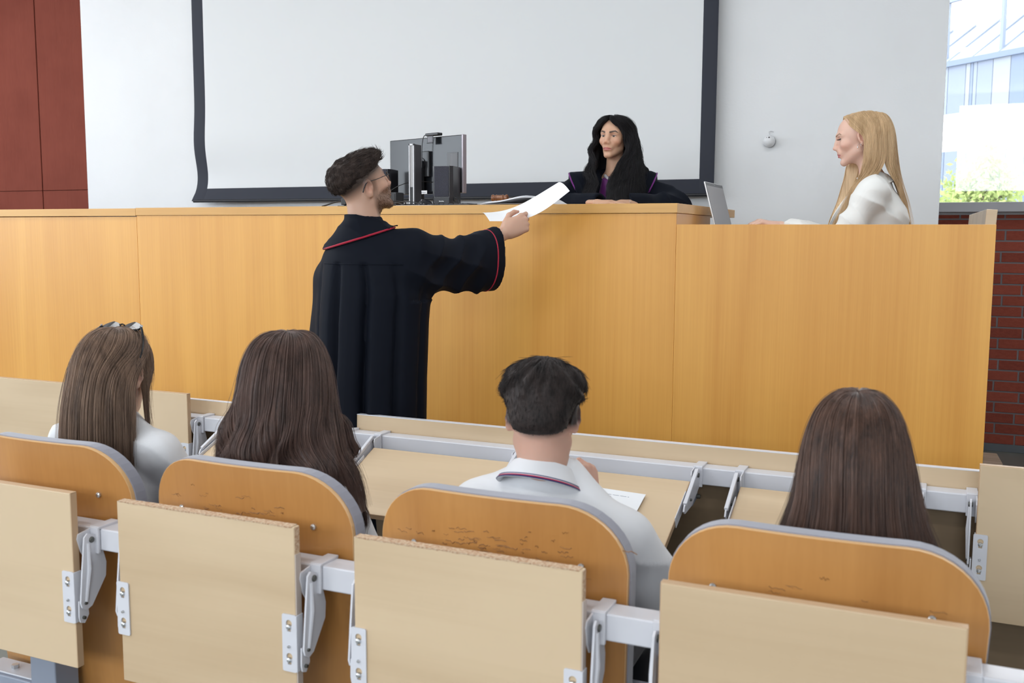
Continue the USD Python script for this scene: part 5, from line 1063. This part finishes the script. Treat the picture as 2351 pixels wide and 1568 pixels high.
def make_boy():
    az = math.radians(21.84); J = student_joints(.05, 0, .235, elz=.64, shz=.86); J['shl'] = (-.180, .02, .797); J['shr'] = (.185, .01, .770); J['ell'] = (-.225, .10, .60); J['wrl'] = (-.06, .27, .62); J['neck'] = (0, .055, .895)
    J['wrr'] = (.050, .195, .787); J['elr'] = (.255, .10, .60)
    fc = math.radians(83); t, B, R, T, hf, fb = student_base('seated person with short dark hair and white polo with striped collar', (-.818, 2.04), az, fc, 1.034, -.004, .03, 1.0, -22, None, None, 1.0, J, fem=False, hands='l', neck_base=(.0, .0, .85), top=.014)
    w = fb.out(J['wrr']); xa = U(np.array([-.12, .30, .90])); za = U(np.array([.85, -.5, .0])); za = U(za-xa*(xa @ za)); add_hand(B, Frame(w+[0, 0, .005], np.stack([xa, np.cross(za, xa), za], 1)), curl=((1.2, 1.2, .5), (1.15, 1.2, .6), (.9, 1.1, .6), (.8, 1.0, .5)), spread=.03, thumb=(.2, .3, .2), thumb_out=.5, size=.95)
    keepz = lambda x, y, z: np.interp(y, [-.13, -.09, -.05, 0, .04, .075, .1], [-.060, -.070, -.045, -.012, .028, .062, .08])
    fade = lambda x, y, z: .97*np.clip((z-keepz(x, y, z)+.012)/.022, 0, 1)*(y < .085)
    R.cone((0, .0, .80), (-.004, .004, .895), .10, .057, k=.05); m, top = finish_student(t, B, R, T, hf, (.58, .34, .255), COTTON, sets=[((.5, .1, .8), 5, .006, lambda V: np.clip((np.abs(V[:, 0])-.10)/.06, 0, 1)), ((.9, .3, .2), 4, .003, None)], seed=7, fade=((.014, .011, .010), fade), boxes=((w-[.07, .07, .04], w+[.07, .09, .12]),))
    H = Field(); e = dict(fr=hf)
    H.ell((0, -.024, .052), (.0835, .103, .078), k=.02, **e); H.ell((0, .03, .072), (.070, .070, .054), k=.03, **e); H.ell((0, -.064, .010), (.070, .054, .066), k=.03, **e); H.ell((.064, -.035, .06), (.028, .05, .038), k=.03, mirror=True, **e); H.ell((0, -.075, -.03), (.058, .036, .040), k=.03, **e)
    H.op(lambda x, y, z: (z-keepz(x, y, z)-.006)*.85, (0, 0, -.05), .26, .012, True, hf)
    for s in (-1, 1): H.ell((s*.084, -.010, -.006), (.022, .034, .044), k=.008, sub=True, fr=hf)
    hm = H.mesh(.0035); hv, hn = np.asarray(hm.vertices), np.asarray(hm.vertex_normals); x, y, z = hf.into(hv[:, 0], hv[:, 1], hv[:, 2]); wh = np.array([.012, -.058, .118]); an = np.arctan2(x-wh[0], z-.08+0*y-.04); rr = np.hypot(x-wh[0], y-wh[1])
    lk = np.sin(an*15+6*meshkit.fbm(hv*18, 2, 3))*np.clip((z+.01)/.05, 0, 1)*np.clip(rr/.03, 0, 1)
    hm.vertices = hv+hn*(.0028*lk+(meshkit.fbm(hv*80, 2, 5)-.5)*.0025)[:, None]; obj('hair', hm, HAIR_BOY, t, smooth=True)
    def comb(x, y, z):
        d = np.stack([x-wh[0], y-wh[1], z-wh[2]], 1); d[:, 2] -= .02; return d/(np.linalg.norm(d, axis=1, keepdims=True)+1e-6)+np.stack([.25*np.sin(an_(x, z)*9), 0*x, -.15+0*x], 1)
    def an_(x, z): return np.arctan2(x-wh[0], z-.12)
    short_hair(t, 'hair_strands', HAIR_BOY, hm, hf, lambda x, y, z: 1.0+0*x, comb, 5200, lambda x, y, z: np.interp(z, [-.06, .0, .045, .09], [.004, .008, .018, .036]), 15, .0009, .07)
    # polo collar with its stripes, tilted with the neck
    cf = Frame((-.006, .0, .900), Rz(math.radians(68-90)) @ Rx(math.radians(-26))); th = np.linspace(math.pi*.26, math.pi*1.74, 60)+math.pi/2
    prof = [(.0635, -.016), (.0640, .020), (.0690, .0225), (.0760, .012), (.0880, -.008), (.0990, -.026), (.0975, -.0275), (.0850, -.012), (.0735, .004)]
    obj('collar', neck_band(cf, prof, th), COTTON, top, smooth=50)
    for nm, mt, a, b in (('stripe', fabric('stripe_navy', (.02, .02, .10)), .958, 1.0), ('stripe', fabric('stripe_red', (.42, .015, .05)), .915, .955), ('stripe', fabric('stripe_navy_thin', (.03, .035, .14)), .855, .870)):
        def pt(u): return (.0770+(.0998-.0770)*u, .0105+(-.0268-.0105)*u)
        ra, rb = [pt((u-.4)/.6) for u in (a, b)]; n_ = .0009; obj(nm, neck_band(cf, [(ra[0]+n_, ra[1]+n_), (rb[0]+n_, rb[1]+n_), (rb[0]+n_*.2, rb[1]), (ra[0]+n_*.2, ra[1])], th), mt, top, smooth=50)
make_boy()
def make_straight_girl():
    az = math.radians(4.48); J = student_joints(.06, -.06, .15, elz=.60, shz=.80)
    fc = math.radians(87); t, B, R, T, hf, fb = student_base('seated person with long straight chestnut hair, at the right', (-.16, 2.04), az, fc, 1.008, .013, .035, .98, -18, None, None, .86, J)
    finish_student(t, B, R, T, hf, (.62, .40, .31), COTTON, sets=FOLDS, seed=4)
    hx, hy = .013, .0
    rings = [(1.138, hx, hy+.02, .004, .012, .012, .02), (1.133, hx, hy+.02, .034, .060, .045, .10), (1.115, hx, hy+.016, .062, .088, .080, .25), (1.08, hx, hy+.01, .084, .098, .108, .5), (1.03, hx+.001, hy+.004, .099, .098, .126, .75), (.98, hx+.003, hy, .109, .092, .136, .95), (.93, hx+.005, hy, .118, .085, .142, 1.1), (.88, hx+.006, hy, .132, .08, .148, 1.15), (.83, hx+.008, hy, .150, .08, .152, 1.15), (.76, hx+.010, hy+.002, .172, .08, .155, 1.1)]
    G = ring_guides(rings, np.linspace(-1, 1, 15), fc); hm, S = sheet(G, 4400, .014, 51, 16, .0024, out=(hx, hy, 1.0), end=.06, fly=.015, spread=.012, clump=70)
    obj('hair', hm, HAIR_CHES, t, smooth=True); curves('hair_strands', S, .0008, HAIR_CHES, t)
make_straight_girl()
# ================================================================== things on the desks
ZT = 1.5835
mn = thing('monitor', 'large flat monitor on the long desk, its dark back to the room', 'monitor', (-2.548, 4.638, ZT), math.radians(-17.6))
obj('back_shell', rbx(-.281, .276, -.012, .012, .076, .372, .006), GLOSSB, mn, smooth=30)
obj('bezel', rbx(.272, .2835, -.015, .012, .0755, .3725, .003), plain('bezel_pinkish_silver', (.34, .30, .33), .35, metallic=.4), mn)
obj('screen', bx(-.272, .268, .0125, .0135, .086, .364), plain('screen_glass', (.02, .02, .025), .1), mn)
obj('mount_plate', rbx(-.075, .045, -.030, -.012, .165, .300, .006), plain('mount_plate_black', (.016, .016, .018), .3), mn)
obj('mount_ring', lathe([(.030, 0), (.036, -.004), (.036, -.010), (.030, -.010)], 28, (-.015, -.024, .232), 'y'), BLACKP, mn)
obj('neck', rbx(-.045, .015, -.055, -.030, .0, .25, .006), BLACKP, mn); obj('foot', rbx(-.13, .10, -.10, .10, 0, .012, .005), BLACKP, mn)
obj('port_recess', cat([rbx(.165, .245, -.0135, -.010, .200, .285, .001)]), plain('recess_grey', (.05, .048, .05), .3), mn)
obj('port_lid', rbx(.190, .242, -.0145, -.0125, .206, .280, .001), plain('lid_grey', (.085, .08, .083), .35), mn)
obj('label_strip', bx(-.05, .06, -.0565, -.0555, .075, .093), PLASTW, mn)
for k in range(4): obj('label_mark', bx(.005+.012*k, .013+.012*k, -.0571, -.0564, .081, .0845), INK, mn)
wc = thing('webcam', 'small black webcam clipped on top of the monitor', 'webcam', (-2.47, 4.585, 1.957), math.radians(-17.6))
obj('body', rbx(-.050, .046, -.024, .012, .001, .015, .004), BLACKP, wc); obj('clip', cat([rbx(-.042, .004, -.0165, -.0145, -.036, .003, .001), rbx(-.042, .004, -.020, -.0145, -.038, -.033, .001)]), BLACKP, wc)
obj('clip_window', bx(-.036, -.002, -.0172, -.0166, -.031, -.002), plain('clip_grey', (.12, .115, .13), .4), wc)
obj('cable', tube(spline([(-.040, -.010, .010), (-.060, -.022, 0), (-.072, -.024, -.05), (-.074, -.024, -.16)], 16), .0022, 6), BLACKP, wc, smooth=True)
cl = thing('metal_column', 'slim upright aluminium column in front of the monitor', 'stand', (-2.458, 4.35, ZT))
obj('front_frame', cat([rbx(-.035, -.029, 0, .010, .0, .315, .001), rbx(-.012, -.005, 0, .010, .0, .315, .001), rbx(-.035, -.005, 0, .010, .306, .315, .001)]), ALU, cl)
obj('front_slot', bx(-.029, -.012, .003, .008, .10, .306), plain('slot_grey', (.30, .29, .29), .4, metallic=.3), cl); obj('front_slot_dark', bx(-.029, -.012, .003, .008, 0, .10), BLACKP, cl)
obj('side', rbx(-.034, -.004, .008, .075, 0, .313, .001), ALUD, cl); obj('base', rbx(-.05, .04, -.03, .11, 0, .006, .002), BLACKP, cl)
sp = thing('desk_speaker', 'black desktop speaker in front of the right half of the monitor', 'speaker', (-2.333, 4.40, ZT), math.radians(6), 'pair of black speakers on the long desk')
oc = Polygon([(-.052, .13), (-.055, .018), (-.042, 0), (.042, 0), (.055, .018), (.052, .13)])
obj('cabinet', prism(oc, .012, .205, 'xy'), plain('speaker_black', (.020, .020, .025), .22), sp)
obj('grille', rbx(-.039, .039, -.004, .004, .052, .203, .003), BLACKM, sp); obj('base_strip', rbx(-.042, .042, -.003, .006, .014, .048, .002), BLACKP, sp)
for k, (w_, h_) in enumerate(((.004, .005), (.003, .004), (.004, .0045), (.003, .005), (.004, .004))): obj('logo_mark', bx(-.013+.0055*k, -.013+.0055*k+w_, -.0036, -.0028, .027, .027+h_), PLASTW, sp)
obj('foot', prism(oc.buffer(-.006), 0, .012, 'xy'), BLACKP, sp); obj('cable_plug', rbx(.050, .060, .03, .05, .03, .05, .003), BLACKP, sp)
dup(sp, (-2.752, 4.50, ZT), math.radians(10), 'black desktop speaker half hidden behind the face of the standing person')
bxx = thing('black_box', 'small black device box on the desk by the bearded chin', 'box', (-2.602, 4.34, ZT)); obj('case', rbx(-.040, .040, 0, .08, 0, .075, .004), plain('box_black', (.018, .018, .022), .4), bxx); obj('front_plate', rbx(-.034, .034, -.002, .002, .008, .068, .002), BLACKP, bxx)
ms = thing('computer_mouse', 'black computer mouse left of the front speaker', 'mouse', (-2.366, 4.29, ZT)); hb = trimesh.creation.icosphere(3, 1.0); hv = hb.vertices*[.034, .055, .036]; hv[:, 2] = np.maximum(hv[:, 2], 0); hb.vertices = hv
obj('shell', hb, plain('mouse_black', (.014, .014, .017), .25), ms, smooth=True); obj('wheel', lathe([(0, -.004), (.008, -.003), (.008, .003), (0, .004)], 14, (0, -.032, .028), 'x'), ALUD, ms)
kb = thing('keyboard', 'thin black keyboard lying on the desk behind the speaker', 'keyboard', (-2.30, 4.27, ZT), math.radians(-4)); obj('case', rbx(-.20, .20, -.012, .10, 0, .010, .003), BLACKP, kb)
for r in range(4):
    obj('key_row', cat([rbx(-.19+.0272*c, -.19+.0272*c+.023, -.006+.025*r, .014+.025*r, .009, .0135, .001, 1) for c in range(14)]), BLACKP, kb, kind='stuff')
def cable(label, pts, r=.0022): c = thing('cable', label, 'cable', (0, 0, 0)); obj('wire', tube(spline(pts, 40), r, 6), BLACKP, c, smooth=True); return c
cable('black cable arching from the small black box up to the monitor', [(-2.62, 4.33, 1.61), (-2.605, 4.33, 1.65), (-2.56, 4.36, 1.690), (-2.50, 4.42, 1.715), (-2.44, 4.52, 1.715)])
cable('tangled black cable on the desk left of the metal column', [(-2.56, 4.22, ZT+.002), (-2.53, 4.20, 1.600), (-2.49, 4.22, 1.610), (-2.46, 4.26, 1.603), (-2.50, 4.28, 1.588), (-2.55, 4.25, 1.592), (-2.53, 4.21, 1.606), (-2.47, 4.20, 1.600), (-2.43, 4.19, 1.588)], .0026)
cable('black cable running along the desk edge below the monitor', [(-2.60, 4.20, ZT+.002), (-2.52, 4.17, 1.588), (-2.44, 4.18, 1.604), (-2.38, 4.19, 1.603), (-2.32, 4.20, 1.588)], .0022)
cable('thin black cable at the right side of the front speaker', [(-2.275, 4.44, 1.625), (-2.245, 4.40, 1.622), (-2.215, 4.36, 1.600), (-2.20, 4.30, 1.587)], .0018)
ad = thing('power_plug', 'black power plug standing on the desk left of the standing person', 'plug', (-2.812, 4.25, ZT)); obj('body', rbx(-.014, .016, -.012, .02, .010, .045, .004), BLACKP, ad); obj('foot', rbx(-.03, .03, -.02, .03, 0, .007, .002), BLACKP, ad); obj('post', rbx(-.004, .004, 0, .01, .005, .02, .001), BLACKP, ad)
cable('black power cable bowed behind the neck of the standing person', [(-2.915, 4.20, ZT+.003), (-2.90, 4.22, 1.593), (-2.87, 4.24, 1.606), (-2.845, 4.25, 1.613), (-2.822, 4.255, 1.614)], .0036)
def paper(name, label, outline_x, z_of, y0, y1, cat_='paper', z=0.0):
    t = thing(name, label, cat_, (0, 0, 0)); xs = np.linspace(*outline_x, 26); zz = np.array([z_of(x) for x in xs])
    v = np.vstack([np.stack([xs, 0*xs+y, zz+d], 1) for d in (0, .0008) for y in (y0, y1)]); n = 26; q = []
    for a, b in ((0, 1), (3, 2), (1, 3), (2, 0)): q.append(np.stack([np.arange(n-1)+a*n, np.arange(1, n)+a*n, np.arange(1, n)+b*n, np.arange(n-1)+b*n], 1))
    q = np.vstack(q); q = np.vstack([q, [[0, n, 3*n, 2*n], [n-1, 3*n-1, 4*n-1, 2*n-1]]]); obj('sheet', (v, q), PAPER, t, smooth=35); return t
paper('paper_sheet', 'flat white sheet at the desk edge below the metal column', (-2.43, -2.24), lambda x: ZT+.0006, 4.115, 4.33)
for i, (lab, a, b, k) in enumerate((('lowest flat sheet of the papers beside the gavel', -2.03, -1.70, 0), ('upper flat sheet of the papers beside the gavel', -2.015, -1.69, 1))): paper('paper_sheet', lab, (a, b), lambda x, k=k: ZT+.0008+.0035*k+.0014*k*math.sin((x+2.0)*9), 4.17-.012*k, 4.48)
bk = thing('paper_stack', 'arched bundle of papers curling up on the desk beside the gavel', 'papers', (0, 0, 0))
for i in range(5):
    xs = np.linspace(-2.02+.006*i, -1.665-.004*i, 30); u = np.linspace(0, 1, 30)
    zz = ZT+.0085+.0022*i+np.interp(u, [0, .25, .55, .68, .84, 1], [0, .006, .026, .028, .018, -.0065-.0018*i])
    zz = np.convolve(np.pad(zz, 2, 'edge'), np.ones(5)/5, 'valid'); y0, y1 = 4.20+.006*i, 4.47+.004*i
    v = np.vstack([np.stack([xs, 0*xs+y, zz+d], 1) for d in (0, .0012) for y in (y0, y1)]); n = 30; q = np.vstack([np.stack([np.arange(n-1)+a*n, np.arange(1, n)+a*n, np.arange(1, n)+b*n, np.arange(n-1)+b*n], 1) for a, b in ((0, 1), (3, 2), (1, 3), (2, 0))]); q = np.vstack([q, [[0, n, 3*n, 2*n], [n-1, 3*n-1, 4*n-1, 2*n-1]]])
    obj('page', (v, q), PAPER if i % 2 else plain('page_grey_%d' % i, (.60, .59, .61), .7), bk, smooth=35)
gv = thing('gavel', 'turned brown wooden gavel lying on the papers', 'gavel', (-2.03, 4.44, 1.612), math.radians(4)); GW = mottled('gavel_walnut', (.13, .045, .018), (.26, .105, .045), rough=.3, scale=(30, 200, 200))
prof = [(0, -.0425), (.0150, -.0415), (.0165, -.038), (.0165, -.033), (.0120, -.026), (.0115, -.023), (.0160, -.019), (.0160, -.016), (.0140, -.014), (.0140, .014), (.0160, .016), (.0160, .019), (.0115, .023), (.0120, .026), (.0165, .033), (.0165, .038), (.0150, .0415), (0, .0425)]
obj('head', lathe(prof, 28, (0, 0, .016), 'x'), GW, gv, smooth=40)
obj('handle', lathe([(0, 0), (.005, 0), (.0055, .03), (.0075, .10), (.0095, .16), (.008, .19), (.0095, .20), (0, .205)], 18, (0, .010, .013), 'y'), GW, gv, smooth=40)
# the laptop at the clerk's side: its display faces her
lt = thing('laptop', 'open silver laptop seen from the side, grey display turned to the blonde person', 'laptop', (-.965, 4.50, 1.45)); LSV = plain('laptop_silver', (.60, .60, .61), .3, metallic=.7)
obj('base', rbx(0, .25, 0, .375, .002, .017, .004), LSV, lt); obj('touchpad', bx(.165, .235, .13, .245, .0168, .0178), ALUD, lt)
obj('keys', cat([rbx(.03+.021*r, .047+.021*r, .02+.0225*c, .039+.0225*c, .0165, .019, .001, 1) for r in range(5) for c in range(15)]), BLACKP, lt, kind='stuff')
til = math.radians(-15)
def lid(m): return rot(m, til, [0, 1, 0]).apply_translation((0, 0, .012))
obj('lid', lid(rbx(-.0045, .0015, 0, .375, 0, .240, .0015)), plain('laptop_edge_white', (.72, .72, .73), .3), lt); obj('bezel', lid(bx(.0012, .0022, .004, .371, .002, .237)), plain('laptop_bezel', (.03, .03, .035), .4), lt)
obj('display', lid(bx(.0020, .0026, .007, .366, .018, .222)), mottled('display_matte_grey', (.27, .265, .275), (.29, .285, .295), rough=.55, scale=(5, 300, 300)), lt); obj('camera_lens', lid(bx(.0022, .0028, .185, .191, .227, .231)), ALU, lt)
# the printed sheet on the opened tablet
ps = thing('printed_sheet', 'printed white sheet on the opened tablet beside the short-haired person', 'paper', (-.80, 2.80, 0)); tl = math.radians(22.4)
def on_tab(m): m.apply_translation((0, 0, 0)); rot(m, tl, [1, 0, 0]); return m.apply_translation((0, 0, .6565))
sh = []; obj('sheet', on_tab(rot(bx(-.297, .0, -.188, .022, .0008, .0016), math.radians(-3), [0, 0, 1])), PAPER, ps)
ln = []; g = np.random.default_rng(9)
for r, (y, x0, x1) in enumerate(((-.004, -.20, -.045), (-.012, -.17, -.10), (-.026, -.20, -.13))):
    x = x0
    while x < x1:
        w_ = g.uniform(.006, .022); ln.append(bx(x, min(x+w_, x1), y, y+.0017, .0016, .0018)); x += w_+.004
obj('print_lines', on_tab(rot(cat(ln), math.radians(-3), [0, 0, 1])), INK, ps, kind='stuff')
